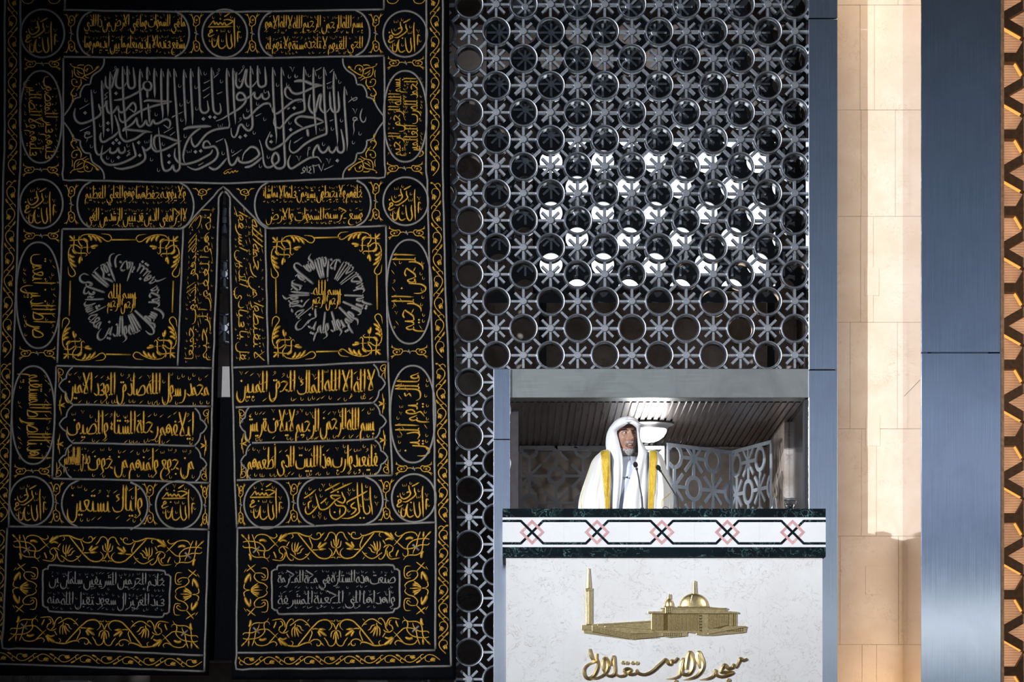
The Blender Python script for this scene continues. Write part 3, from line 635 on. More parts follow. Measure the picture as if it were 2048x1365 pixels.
for (py, hwid, dep, yc) in ((1396, .15, .09, .12), (1330, .15, .10, .12), (1200, .165, .115, .12), (1100, .17, .12, .11), (1020, .175, .115, .11), (965, .195, .115, .11), (938, .185, .09, .12), (928, .10, .07, .13), (920, .072, .064, .13), (914, .064, .060, .13), (906, .056, .056, .125)):
    rows.append([(pxx(1252) + hwid * math.sin(2 * PI * i / NT), yc - dep * math.cos(2 * PI * i / NT), pz(py)) for i in range(NT)])
for j in range(90):
    v = -.93 + 1.93 * j / 89 * .999; row = []
    for i in range(NT):
        th = 2 * PI * i / NT; th = th if th <= PI else th - 2 * PI; th = PI * math.copysign(abs(th / PI) ** 1.5, th)
        row.append(tuple(hw(*head_pt(th, v))))
    rows.append(row)
body.grid(rows, closed=True); n0 = len(body.v); body.add([rows[0][0], rows[-1][0]], [])
# arms reach down to the reading desk, hands rest behind the parapet
obj('body', body, 'skin', man, smooth='all')
def limb(name, chains, mat):
    me = bpy.data.meshes.new(name); vs, es, rr = [], [], []
    for ch in chains:
        s0 = len(vs)
        for i, (p, r) in enumerate(ch):
            vs.append(p); rr.append(r)
            if i: es.append((s0 + i - 1, s0 + i))
    me.from_pydata(vs, es, []); me.materials.append(M[mat]); o = bpy.data.objects.new(name, me); scene.collection.objects.link(o)
    sm = o.modifiers.new('skin', 'SKIN'); sm.use_smooth_shade = True
    for v, r in zip(me.skin_vertices[0].data, rr): v.radius = (r, r)
    for k_ in range(len(chains)): me.skin_vertices[0].data[sum(len(c) for c in chains[:k_])].use_root = True
    sb = o.modifiers.new('sub', 'SUBSURF'); sb.levels = sb.render_levels = 2
    o.parent = man; o.matrix_parent_inverse = Matrix.Translation(man.location).inverted(); return o
for s in (-1, 1):
    sx = pxx(1252) + s * .165; ex = pxx(1252) + s * .185; wx = pxx(1252) + s * .14; wz = zl - .055; wy = -.11
    ch = [[((sx, .12, pz(938)), .055), ((ex, .10, pz(1000)), .05), ((ex - s * .01, .06, pz(1050)), .043), ((wx + s * .03, -.05, wz + .03), .034), ((wx, wy, wz), .026), ((wx - s * .005, wy - .045, wz), .034), ((wx - s * .008, wy - .075, wz), .030)]]
    hx_, hy_ = wx - s * .008, wy - .075
    for f, (dx, ln_) in enumerate(((-.027, .062), (-.009, .072), (.009, .068), (.026, .054))):
        ch.append([((hx_ + dx * .8, hy_ + .012, wz), .0095), ((hx_ + dx, hy_ - ln_ * .45, wz + .004), .0090), ((hx_ + dx * 1.05, hy_ - ln_ * .8, wz - .004), .0082), ((hx_ + dx * 1.05, hy_ - ln_, wz - .014), .0072)])
    ch.append([((wx - s * .020, wy - .020, wz), .012), ((wx - s * .046, wy - .045, wz), .0105), ((wx - s * .054, wy - .078, wz - .004), .0085)])
    limb('arm', ch, 'skin')
# face parts
for s in (-1, 1):
    c = hw(s * .0315, -.0755, .0155); obj('eyeball', MB().ball(c, .0118, .0118, .0118), 'eye', man, smooth='all')
    c2 = hw(s * .0315 - .0035 + .006, -.0862, .0155); obj('iris', MB().ball(c2, .0050, .0030, .0052), 'iris', man, smooth='all')
    lid = MB()
    for (sg, zo) in ((1, .0045), (-1, -.0050)):
        P = [hw(s * .0315 + .0165 * t, -.0862 + .0065 * t * t - .0014, .0155 + sg * (.0062 * (1 - t * t)) * (1 if sg > 0 else .75) + (.001 if sg > 0 else 0)) for t in [-1 + k_ * .2 for k_ in range(11)]]
        lid.tube(P, [.0012 + .0022 * (1 - abs(-1 + k_ * .2)) for k_ in range(11)], 8)
    obj('eyelid', lid, 'skin', man, smooth='all')
    br = MB(); rb = random.Random(7)
    for q in range(330):
        t = rb.uniform(-1, 1); x0 = s * .0315 + .021 * t; inn = (t * -s)          # inn = 1 at the nose side
        z0_ = .0325 + .0035 * (1 - t * t) - .0035 * max(0, inn) + rb.uniform(-.0036, .0036) * (1.1 - abs(t) * .5)
        y0_ = -.0935 + .010 * max(0, -inn) ** 2 - .002 * max(0, inn)
        d = Vector((-inn * .2 * s + s * .7, 0, .4 if inn > .3 else .1)).normalized() * .006
        a_, b_ = hw(x0, y0_, z0_), hw(x0 + d.x, y0_ - .0012, z0_ + d.z); br.tube([a_, (a_ + b_) / 2, b_], [.0011, .0010, .0003], 4)
    obj('eyebrow', br, 'brow', man)
def lipc(zc, hgt, wdt, th, mid):
    return [hw(wdt * t, -.0965 + .016 * t * t - mid * (1 - t * t), zc + hgt * (1 - t * t)) for t in [-1 + k_ * .125 for k_ in range(17)]]
tt = [-1 + k_ * .125 for k_ in range(17)]
lm = MB(); lm.tube(lipc(-.0600, .0055, .0245, 0, .002), [.0012 + .0030 * (1 - abs(t) ** 1.5) for t in tt], 8); lm.tube(lipc(-.0600, -.0150, .0245, 0, .000), [.0012 + .0040 * (1 - abs(t) ** 1.5) for t in tt], 8); obj('lips', lm, 'lip', man, smooth='all')
mm = MB(); A_ = lipc(-.0600, .0055, .0235, 0, -.006); B_ = lipc(-.0600, -.0150, .0235, 0, -.006); mm.grid([A_, B_]); obj('mouth_opening', mm, 'mouth', man)
tm = MB(); A_ = lipc(-.0600, .0050, .0185, 0, -.0040); B_ = lipc(-.0600, -.0028, .0175, 0, -.0040); tm.grid([A_, B_]); obj('teeth', tm, 'teeth', man, solid=.002)
tm = MB(); A_ = lipc(-.0615, -.0085, .0150, 0, -.0040); B_ = lipc(-.0615, -.0130, .0150, 0, -.0040); tm.grid([A_, B_]); obj('teeth', tm, 'teeth', man, solid=.002)
# beard and moustache: a short shell of the jaw plus hairs
bd = MB(); rb = random.Random(3); rows = []
def beard_in(th, z): return (z < -.088 + .020 * min(1, abs(th) / .9)) or (abs(th) > .62 and z < -.060 + .05 * (abs(th) - .62))
hairs = MB()
for q in range(2600):
    th = rb.uniform(-1.25, 1.25); v = rb.uniform(-.93, -.28); x, y, z = head_pt(th, v)
    mous = abs(x) < .034 and -.052 < z + .10 * abs(x) ** 1.0 * 0 < -.039 and abs(x) > .002
    if abs(x) < .034 and mous: ln_ = .005; dz = -.6
    elif z < -.084 + .30 * max(0, abs(x) - .018) and abs(x) < .052: ln_ = rb.uniform(.008, .017); dz = -.9
    else: continue
    a_ = hw(x, y, z); x2, y2, z2 = head_pt(th, v, .006); d = hw(x2, y2, z2 + dz * ln_ * .8) - a_; d.normalize(); side = Vector((rb.uniform(-.3, .3), 0, rb.uniform(-.2, .2)))
    hairs.tube([a_ - d * .001, a_ + (d + side * .3) * ln_ * .5, a_ + (d + side) * ln_], [.0009, .0008, .0002], 4)
obj('beard', hairs, 'beard', man)
# headcloth: a stack of open C-shaped sections; the gap is the face opening and, lower down, the chest
#        py    outL  inL   inR   outR  yfront ymid yback
gh = [(836.5, 1249, 1256.5, 1253.5, 1261, .035, .045, .065), (838.5, 1242, 1257, 1253, 1267, .005, .05, .13), (842, 1234, 1258, 1253, 1272.5, -.018, .06, .19), (847, 1227.5, 1257.5, 1254, 1276.5, -.030, .07, .225), (851, 1224, 1256.5, 1256, 1279.5, -.036, .07, .235),
      (853.5, 1222.5, 1252, 1262, 1280.5, -.036, .07, .238), (856.5, 1220, 1247.5, 1267, 1280.2, -.032, .07, .24), (860, 1218, 1240.5, 1271.5, 1279.5, -.024, .07, .24), (864.5, 1216, 1234, 1272.8, 1278.8, -.006, .07, .24), (870, 1214, 1232.3, 1273.4, 1278.4, .004, .07, .24),
      (880, 1212.4, 1234.8, 1274.4, 1279.5, .006, .07, .24), (892, 1212, 1237.8, 1275.2, 1285.5, .006, .07, .24), (904, 1213.6, 1240.5, 1275.6, 1293, .0, .07, .235), (914, 1215.6, 1243, 1274.8, 1297.3, -.010, .06, .23), (924, 1217, 1243.8, 1271.5, 1297.6, -.018, .04, .23),
      (940, 1218, 1244.2, 1266.5, 1296.6, -.032, .01, .23), (958, 1218.6, 1243.2, 1260, 1295.8, -.040, -.01, .22), (976, 1218.8, 1241.2, 1254.5, 1295.2, -.045, -.02, .2), (996, 1218.2, 1238.6, 1248.2, 1294.4, -.050, -.02, .2), (1020, 1217.4, 1235.6, 1244.4, 1293.6, -.052, -.02, .2), (1060, 1217, 1233, 1240, 1293, -.052, -.02, .2)]
def section(outL, inL, inR, outR, yf, ym, yb_, z, jit):
    w = outR - outL
    P = [(inL, yf + .004), ((inL * .62 + outL * .38), yf - .008), ((inL * .22 + outL * .78), yf + .012), (outL, ym), (outL + .10 * w, yb_ * .72 + ym * .28), (outL + .32 * w, yb_), (outL + .68 * w, yb_), (outR - .10 * w, yb_ * .72 + ym * .28), (outR, ym), (inR * .22 + outR * .78, yf + .012), (inR * .62 + outR * .38, yf - .008), (inR, yf + .004)]
    Q = catmull(P, 6)
    return [(pxx(x), y, z) for x, y in Q]
rows = []; pys = [r[0] for r in gh]; fine = []
for a_, b_ in zip(pys, pys[1:]):
    k_ = max(1, int((b_ - a_) / 2.5))
    fine += [a_ + (b_ - a_) * i / k_ for i in range(k_)]
fine.append(pys[-1])
def smooth_tab(tab, x):
    xs = [r[0] for r in tab]; i = max(0, min(len(xs) - 2, next((k_ for k_ in range(len(xs) - 1) if x <= xs[k_ + 1]), len(xs) - 2)))
    t = (x - xs[i]) / (xs[i + 1] - xs[i]); out = []
    for c in range(1, len(tab[0])):
        p1, p2 = tab[i][c], tab[i + 1][c]; h = xs[i + 1] - xs[i]
        m1 = 0 if i == 0 else (p2 - tab[i - 1][c]) / (xs[i + 1] - xs[i - 1]) * h; m2 = 0 if i + 2 >= len(xs) else (tab[i + 2][c] - p1) / (xs[i + 2] - xs[i]) * h
        out.append((2 * t ** 3 - 3 * t * t + 1) * p1 + (t ** 3 - 2 * t * t + t) * m1 + (-2 * t ** 3 + 3 * t * t) * p2 + (t ** 3 - t * t) * m2)
    return out
for py in fine:
    oL, iL, iR, oR, yf, ym, yb_ = smooth_tab(gh, py); S = section(oL, iL, iR, oR, yf, ym, yb_, pz(py), 0)
    k_ = max(0, min(1, (py - 905) / 40)); n_ = len(S)
    S = [(x, y + k_ * .006 * math.sin(i * 1.05 + py * .012), z) for i, (x, y, z) in enumerate(S)]
    rows.append(S)
gm = MB().grid(rows); c0 = W(1255, 836.0, YP); 
obj('headcloth', gm, 'cloth_w', man, smooth='all', solid=.006)
# the stiff front peak of the headcloth
pk = []
for t in [k_ / 12 for k_ in range(13)]:
    px = 1232 + (1281 - 1232) * t; top = 858.5 - 12.5 * math.sin(PI * min(1, t * 1.03)) ** .8 - 3.5 * t; low = top + 4.2 + 2.6 * math.sin(PI * t)
    if t > .93: low = top + 3
    yy = -.012 - .030 * math.sin(PI * t) - .012 * t
    pk.append([(pxx(px), yy + .006, pz(top)), (pxx(px), yy - .004, pz((top + low) / 2)), (pxx(px + .3), yy + .010, pz(low))])
obj('headcloth_fold', MB().grid(pk), 'cloth_w', man, smooth='all', solid=.003)
# white cap edge under the cloth
cp = []
for k_ in range(17):
    th = -1.25 + 2.5 * k_ / 16
    cp.append([tuple(hw(*[c * 1.04 for c in head_pt(th, v)][:2], head_pt(th, v)[2])) for v in (.60, .70, .82)])
obj('skullcap', MB().grid(cp), 'cloth_w', man, smooth='all', solid=.003)
# tunic
rows = []
for (py, hwid, dep, yc) in ((1394, .19, .12, .12), (1250, .195, .125, .12), (1100, .195, .13, .115), (1020, .195, .13, .11), (965, .205, .128, .11), (940, .205, .118, .12), (930, .150, .104, .125), (924, .096, .086, .128), (920, .076, .075, .128), (914.5, .072, .072, .127)):
    rows.append([(pxx(1252) + hwid * math.sin(2 * PI * i / 64), yc - dep * math.cos(2 * PI * i / 64) + .0025 * math.sin(i * 1.9 + py * .05), pz(py)) for i in range(64)])
tu = obj('tunic', MB().grid(rows, closed=True), 'thobe', man, smooth='all', solid=.004)
obj('collar', MB().lathe([(.072, 0), (.0765, .004), (.0765, .030), (.071, .034)], 48, pxx(1253), .127, pz(927)), 'thobe', man, smooth=True)
pl = MB()
for side in (-1, 1): pass
pl.grid([[(pxx(1262 + 2 * t), -.018 - .002 * math.sin(t * 3), pz(934 + 66 * t)) for t in [k_ / 8 for k_ in range(9)]], [(pxx(1266 + 2 * t), -.020, pz(934 + 66 * t)) for t in [k_ / 8 for k_ in range(9)]]])
obj('placket', pl, 'thobe', man, solid=.002)
# cloak
ck = [(902.5, 1209, 1219, 1296, 1309, .045, .07, .20), (904.5, 1203.5, 1219, 1296.5, 1313.5, .02, .08, .24), (908, 1199, 1219, 1297, 1317, .0, .09, .26), (915, 1191, 1219, 1297, 1323, -.025, .10, .28), (925, 1184, 1219, 1297, 1328, -.045, .10, .29), (940, 1178.5, 1219, 1296.5, 1333, -.050, .10, .29), (960, 1171.5, 1219, 1295.6, 1338, -.058, .09, .29), (980, 1164.5, 1218.8, 1295, 1343, -.062, .07, .29),
      (1000, 1159, 1218.2, 1294.2, 1344.5, -.066, .05, .29), (1018, 1156.8, 1217.6, 1293.6, 1345, -.068, .04, .29), (1060, 1157, 1217, 1293, 1346, -.068, .04, .29), (1200, 1166, 1217, 1292, 1340, -.068, .05, .28), (1393, 1170, 1217, 1292, 1338, -.06, .06, .28)]
def cl_section(r, z, py):
    oL, iL, iR, oR, yf, ym, yb_ = r; w = oR - oL
    P = [(iL, yf), (iL * .70 + oL * .30, yf - .010), (iL * .38 + oL * .62, yf + .002), (iL * .12 + oL * .88, yf * .45 + ym * .55), (oL, ym), (oL + .05 * w, ym * .4 + yb_ * .6), (oL + .22 * w, yb_), (oL + .5 * w, yb_ + .01), (oR - .22 * w, yb_), (oR - .05 * w, ym * .4 + yb_ * .6), (oR, ym), (iR * .12 + oR * .88, yf * .45 + ym * .55), (iR * .38 + oR * .62, yf + .002), (iR * .70 + oR * .30, yf - .010), (iR, yf)]
    Q = catmull(P, 6); k_ = max(0, min(1, (py - 915) / 60)); out = []
    for i, (x, y) in enumerate(Q):
        fold = .0075 * math.sin(i * .95 + .02 * (py - 900) * (1 if i < 42 else -1)) + .005 * math.sin(i * 2.1 + 1.3 - .03 * py)
        out.append((pxx(x), y + k_ * fold * (0 if i < 2 or i > len(Q) - 3 else 1), z))
    return out
rows = []; py = 902.5
while py < 1394:
    rows.append(cl_section(smooth_tab(ck, py), pz(py), py)); py += 1.5 if py < 925 else 4 if py < 1030 else 30
clo = obj('cloak', MB().grid(rows), 'cloak', man, smooth='all', solid=.006)
def cloak_y(px, py):
    S = cl_section(smooth_tab(ck, py), 0, py); x = pxx(px); S = S[:26] if px < 1255 else S[-26:]
    best = None
    for (x0, y0, _), (x1, y1, _) in zip(S, S[1:]):
        lo, hi = min(x0, x1), max(x0, x1)
        if lo <= x <= hi and hi > lo:
            t = (x - x0) / (x1 - x0) if x1 != x0 else 0; y = y0 + (y1 - y0) * t
            best = y if best is None else min(best, y)
    return best if best is not None else min(S, key=lambda q: abs(q[0] - x))[1]
def strip(name, tab, nu=15, rib=.0022):
    rows = []; py = tab[0][0]
    while py <= tab[-1][0]:
        a_, b_ = lerp(tab, py); p2 = max(py, 903.5); row = []
        for i in range(nu):
            px = a_ + (b_ - a_) * i / (nu - 1); row.append((pxx(px), cloak_y(px, p2) - .0085 - rib * (i % 2), pz(py)))
        rows.append(row); py += 2
    return obj(name, MB().grid(rows), 'trim', man, solid=.003)
strip('gold_trim', [(903.5, 1202.5, 1216.0), (908, 1201.0, 1216.6), (915, 1201.2, 1217.3), (940, 1202.6, 1218.2), (960, 1204.2, 1218.4), (1018, 1209, 1217.4), (1060, 1210, 1217)])
strip('gold_trim', [(906, 1298.4, 1311.6), (914, 1298.0, 1311.6), (925, 1297.4, 1311.0), (940, 1296.8, 1310.2), (960, 1295.8, 1308.8), (1018, 1294, 1303.8), (1060, 1293.5, 1303)])
def piping(pts):
    P = catmull(pts, 8); obj('gold_piping', MB().tube([Vector((pxx(x), cloak_y(x, v) - .004, pz(v))) for x, v in P], .0024, 8), 'trim', man, smooth=True)
piping([(1187, 921), (1180.5, 938), (1174, 958), (1167.5, 980), (1163, 997), (1162, 1020)])
piping([(1326, 930), (1333, 952), (1339, 972), (1341.5, 984), (1338, 991), (1330, 999), (1322.5, 1006), (1321, 1020)])
lm_ = thing('lapel_microphone', 'tiny black clip microphone on the front of the tunic', 'microphone', W(1250, 955, -.03))
q = W(1254.5, 955, -.040); obj('capsule', MB().ball(q, .0055, .005, .0055, 14, 8), 'foam', lm_, smooth='all'); obj('clip', MB().tube([q, W(1250, 955.4, -.034), W(1245.5, 955.2, -.03)], [.0032, .0024, .0018]), 'black', lm_, smooth=True)
# ---------------------------------------------------------------- the black embroidered curtain
YK = -0.060
def wave(px, py):
    w = .008 * math.sin(px * .021 + .4 * math.sin(py * .006)) + .005 * math.sin(px * .055 + 1.0) * (.3 + .7 * max(0, (py - 300) / 1065)) + .004 * math.sin(py * .013 + px * .004)
    if py > 373: w += .012 * math.exp(-((px - 448) / 30) ** 2)
    return w
def CP(px, py, h=0.0): return W(px, py, YK + wave(px, py) - h)
cur = thing('curtain', 'tall black door curtain covered in gold and silver Arabic embroidery, split up the middle', 'curtain', (WX(448, YK), YK + .05, WZ(1358, YK)))
ident = lambda x, y: (x, y)
class Emb(MB):
    # raised embroidery strokes on the cloth, drawn in the plane of the curtain
    def stroke(s, pts, w, T=ident, h=None, tap=(1, 1), closed=False, n=4, var=None, prof=5, nib=False):
        if len(pts) == 2: P = [pts[0], ((pts[0][0] + pts[1][0]) / 2, (pts[0][1] + pts[1][1]) / 2), pts[1]]
        else: P = catmull(pts, n, closed)
        P = [T(*p) for p in P]; m = len(P); h = h if h is not None else min(.014, .0022 * w + .0014); rows = []
        L = [0]
        for a, b in zip(P, P[1:]): L.append(L[-1] + math.hypot(b[0] - a[0], b[1] - a[1]))
        tot = L[-1] or 1
        for i, (x, y) in enumerate(P):
            a, b = P[max(0, i - 1)], P[min(m - 1, i + 1)]
            if closed and i in (0, m - 1): a, b = P[m - 2], P[1]
            dx, dy = b[0] - a[0], b[1] - a[1]; l = math.hypot(dx, dy) or 1; nx, ny = -dy / l, dx / l; t = L[i] / tot; k = 1.0
            if not closed:
                if t < .18: k = tap[0] + (1 - tap[0]) * math.sin(PI / 2 * t / .18)
                if t > 1 - .25: k = min(k, tap[1] + (1 - tap[1]) * math.sin(PI / 2 * (1 - t) / .25))
            ww = w * k
            if nib: ww *= .60 + .58 * abs(dx / l * .60 + dy / l * .80)
            O = ((-.5, 0), (-.36, .75), (0, 1), (.36, .75), (.5, 0)) if prof == 5 else ((-.5, 0), (0, 1), (.5, 0))
            rows.append([CP(x + nx * o * ww, y + ny * o * ww, max(.0004, h * q * (.35 + .65 * k))) for o, q in O])
        s.grid(rows)
        if not closed:
            n0 = len(s.v) - len(rows) * len(rows[0]); c = len(rows[0]); s.f.append(tuple(range(n0, n0 + c))[::-1]); s.f.append(tuple(range(len(s.v) - c, len(s.v))))
        return s
    def dot(s, x, y, r, T=ident, q=.35):
        c, u, v = T(x, y), T(x + .01, y), T(x, y + .01); cx, cy = c; R = r
        d = ((cx, cy - R), (cx + R, cy), (cx, cy + R), (cx - R, cy)); b = [CP(a, e, .0006) for a, e in d]; t = [CP(cx + (a - cx) * .45, cy + (e - cy) * .45, .0042) for a, e in d]
        return s.add(b + t, [(4, 5, 6, 7)] + [(i, (i + 1) % 4, (i + 1) % 4 + 4, i + 4) for i in range(4)])
    def tick(s, x, y, r, T=ident): return s.stroke([(x - r * .4, y - r), (x - r * .5, y + r * .4), (x, y + r * .8), (x + r * .6, y + r * .3), (x + r * .5, y - r * .2)], r * .45, T, tap=(.1, .4), n=2, prof=3)
    def vee(s, x, y, r, T=ident): return s.stroke([(x - r, y - r * .7), (x - r * .5, y - r * .5), (x, y + r), (x + r * .5, y - r * .6), (x + r, y - r * .4)], r * .40, T, tap=(.5, .3), n=1, prof=3)
    def shad(s, x, y, r, T=ident): return s.stroke([(x - r, y - r * .5), (x - r * .8, y + r * .6), (x - r * .2, y + r * .5), (x, y - r * .3), (x + r * .2, y + r * .5), (x + r * .8, y + r * .3), (x + r * .8, y - r * .8)], r * .34, T, n=1, prof=3)
    def loop(s, x, y, r, T=ident): return s.stroke([(x - r * 1.8, y + r * 2.2), (x, y + r * .9), (x + r * .5, y), (x, y - r * .8), (x - r * .6, y), (x + r * .2, y + r * .9)], r * .40, T, tap=(.2, 1), n=2, prof=3)
def emb(name, e, mat, label=None):
    if e.v: return obj(name, e, mat, cur, smooth='all', label=label)
# ---- fabric
fb = MB()
eL = [(373, 449), (393, 446), (560, 440), (733, 436), (960, 431), (1060, 427), (1200, 422), (1352, 418)]
eR = [(373, 449.5), (393, 452), (560, 456), (733, 459), (960, 464), (1060, 466), (1200, 466), (1360, 463)]
eO = [(-60, 898), (350, 900), (720, 908), (1050, 914), (1360, 912)]
def sheet(x0, x1, ys_, nx):
    fb.grid([[tuple(CP(x0(y) + (x1(y) - x0(y)) * i / nx, y)) for i in range(nx + 1)] for y in ys_])
rng = lambda a, b, s: [a + (b - a) * i / max(1, int((b - a) / s)) for i in range(max(1, int((b - a) / s)) + 1)]
xe = lambda tab: (lambda y: lerp(tab, y)[0])
sheet(lambda y: -70, xe(eO), rng(-60, 373, 9), 100); sheet(lambda y: -70, xe(eL), rng(373, 1352, 9), 56); sheet(xe(eR), xe(eO), rng(373, 1360, 9), 50)
obj('fabric', fb, 'satin', cur, smooth='all', solid=.004)
lin = MB(); lin.grid([[(WX(px, 0), -.022, WZ(py, 0)) for px in range(395, 512, 6)] for py in rng(797, 1322, 20)]); obj('slit_dark_sheet', lin, 'satin', cur, solid=.003)  # black sheet added behind the slit to keep it in shade
# ---- silver frames
fr = Emb(); LWD = 5.0
def line(name, pts, w=LWD, closed=False, n=1):
    e = Emb(); P = []
    if n == 1:
        for a, b in zip(pts, pts[1:] + (pts[:1] if closed else [])):
            k = max(1, int(math.hypot(b[0] - a[0], b[1] - a[1]) / 25))
            P += [(a[0] + (b[0] - a[0]) * i / k, a[1] + (b[1] - a[1]) * i / k) for i in range(k)]
        if not closed: P.append(pts[-1])
        rr = random.Random(int(pts[0][0] * 7 + pts[0][1])); P = [(x + rr.uniform(-.5, .5), y + rr.uniform(-.5, .5)) for x, y in P]
        e.stroke(P, w, closed=closed, n=2)
    else: e.stroke(pts, w, closed=closed, n=n)
    return emb(name, e, 'silver')
F = 'silver_frame'
line(F, [(9.5, -30), (9.5, 300), (7, 350), (4, 550), (0, 720), (-3, 900)]); line(F, [(41, -30), (41, 340), (39, 360), (33, 560), (27, 720), (22, 900), (17.5, 1056)])
line(F, [(853, -30), (853, 345), (855, 360), (860, 560), (866, 722), (869, 900), (871.5, 1050), (871, 1300)]); line(F, [(886, -30), (886, 345), (891, 560), (897, 722), (901, 1050), (902, 1333)])
line(F, [(130, -30), (130, 18)]); line(F, [(768, -30), (768, 18)])
line(F, [(127, 20), (300, 23), (450, 24), (600, 22), (769, 19)]); line(F, [(127, 116), (127, 360), (300, 364), (455, 367), (600, 361), (770, 355), (769, 113)]); line(F, [(127, 114), (300, 116), (450, 117), (600, 115), (769, 112)])
def oval(name, cx, cy, rx, ry, e=2.0, w=LWD):
    P = []
    for i in range(40):
        a = 2 * PI * i / 40; c, s = math.cos(a), math.sin(a); P.append((cx + rx * math.copysign(abs(c) ** (2 / e), c), cy + ry * math.copysign(abs(s) ** (2 / e), s)))
    return line(name, P, w, True, 2)
for (cx, cy, rx, ry) in ((85, 67, 44, 48), (811, 68, 44, 46), (450, 67, 45, 48), (83, 408, 43, 49), (812, 403, 45, 48), (63, 1003, 44, 49), (358, 1011, 46, 48), (533.5, 1009, 45, 49), (828, 997, 44, 48)): oval('silver_ring', cx, cy, rx, ry)
def arcs(x0, x1, y0, y1, sl=0.0, d=36):
    ym = (y0 + y1) / 2; h = (y1 - y0) / 2
    for s, x in ((1, x0), (-1, x1)):
        dy = sl if s < 0 else 0
        line('silver_arc', [(x + s * d * (1 - math.sqrt(max(0, 1 - (k / 6) ** 2 * .96))), ym + dy + h * k / 6) for k in range(-6, 7)], LWD, False, 2)
arcs(155, 379, 22, 114); arcs(518, 740, 22, 114, -2); arcs(155, 388, 363, 457, 2); arcs(510, 742, 364, 456, -3); arcs(124, 296, 961, 1056, 4, 44); arcs(596, 766, 957, 1053, -3, 44)
for (cx, cy, rx, ry) in ((82, 234, 42, 92), (811, 233, 43, 91), (77, 591, 44, 106), (819, 584, 45, 104), (67, 831, 43, 98), (826, 829, 45, 97)): oval('silver_oval', cx, cy, rx, ry, 2.25)
LB = [(783, 20), (770, 160), (690, 290), (515, 420), (465, 610)], [(465, 615), (330, 640), (245, 790), (240, 910)], [(240, 905), (100, 950), (20, 1100), (-40, 1200), (-140, 1330)]
def t1p(x, y): return (140 + x / 11.375, 115 + y / 11.375)
ulobe = [[t1p(*p) for p in s] for s in LB]
for mx in (0, 1):
    for my in (0, 1):
        for s in ulobe:
            line('silver_lobe', [((895 - x) if mx else x, (476 - y) if my else y) for x, y in s], 4.6, False, 4)
# middle zone
line(F, [(125, 458), (250, 459), (367, 457), (447, 374), (530, 456), (650, 457), (772, 452)]); line(F, [(125, 458), (120, 600), (115, 727)]); line(F, [(367, 458), (361, 600), (356, 732)]); line(F, [(531, 457), (534, 600), (537, 730)]); line(F, [(772, 452), (774, 600), (777, 722)])
line(F, [(447, 383), (438, 395), (433, 560), (427, 735), (421, 960), (418, 1060)]); line(F, [(450, 383), (460, 395), (462, 560), (465, 735), (470, 960), (474, 1057)])
line(F, [(113, 732), (260, 735), (427, 737)]); line(F, [(466, 736), (620, 731), (778, 724)]); line(F, [(113, 733), (109, 850), (105, 958)]); line(F, [(777, 724), (781, 850), (785, 951)])
line(F, [(144, 810), (280, 812), (424, 814)]); line(F, [(144, 887), (280, 889), (392, 893)]); line(F, [(105, 958), (260, 961), (421, 967)]); line(F, [(471, 815), (620, 811), (750, 806)]); line(F, [(504, 887), (620, 884), (751, 879)]); line(F, [(474, 961), (620, 957), (785, 951)])
line(F, [(18, 1054), (200, 1056), (418, 1060)]); line(F, [(474, 1057), (650, 1052), (871, 1046)])
lobA = [(0, 0), (-.20, .06), (-.36, .14), (-.45, .23), (-.47, .31)]; lobB = [(-.47, .31), (-.64, .335), (-.80, .39), (-.92, .45), (-1, .5)]
def lobes(x, y0, y1, d, s, sl=0):
    H = y1 - y0
    for L_, fl in ((lobA, 0), (lobB, 0), (lobB, 1), (lobA, 1)):
        line('silver_lobe', [(x - s * q * d, y0 + H * ((1 - t) if fl else t)) for q, t in L_], 4.4, False, 4)
lobes(146, 735, 809, 28, -1); lobes(146, 812, 886, 27, -1); lobes(390, 817, 891, 24, 1); lobes(144, 890, 957, 26, -1); lobes(391, 895, 964, 23, 1)
lobes(747, 729, 806, 24, 1); lobes(500, 814, 886, 20, -1); lobes(749, 808, 879, 24, 1); lobes(502, 889, 959, 20, -1); lobes(750, 881, 951, 26, 1)
line(F, [(15, 1057), (10, 1180), (5, 1297), (200, 1303), (409, 1312)]); line(F, [(418, 1062), (413, 1200), (409, 1344)]); line(F, [(-40, 1327), (0, 1329), (200, 1336), (409, 1344)])
line(F, [(475, 1057), (474, 1200), (473, 1339), (690, 1338), (902, 1333)]); line(F, [(473, 1307), (650, 1305), (871, 1301)])
def octa(q):
    (x0, y0), (x1, y1), (x2, y2), (x3, y3) = q; B = lambda u, v: ((1 - u) * (1 - v) * x0 + u * (1 - v) * x1 + u * v * x2 + (1 - u) * v * x3, (1 - u) * (1 - v) * y0 + u * (1 - v) * y1 + u * v * y2 + (1 - u) * v * y3)
    line(F, [B(*p) for p in ((.05, 0), (.95, 0), (.96, .08), (1, .12), (1, .88), (.96, .92), (.95, 1), (.05, 1), (.04, .92), (0, .88), (0, .12), (.04, .08))], 5, True)
octa([(86, 1131), (342, 1143), (338, 1236), (86, 1223)]); octa([(544, 1132), (799, 1131), (799, 1226), (545, 1229)])
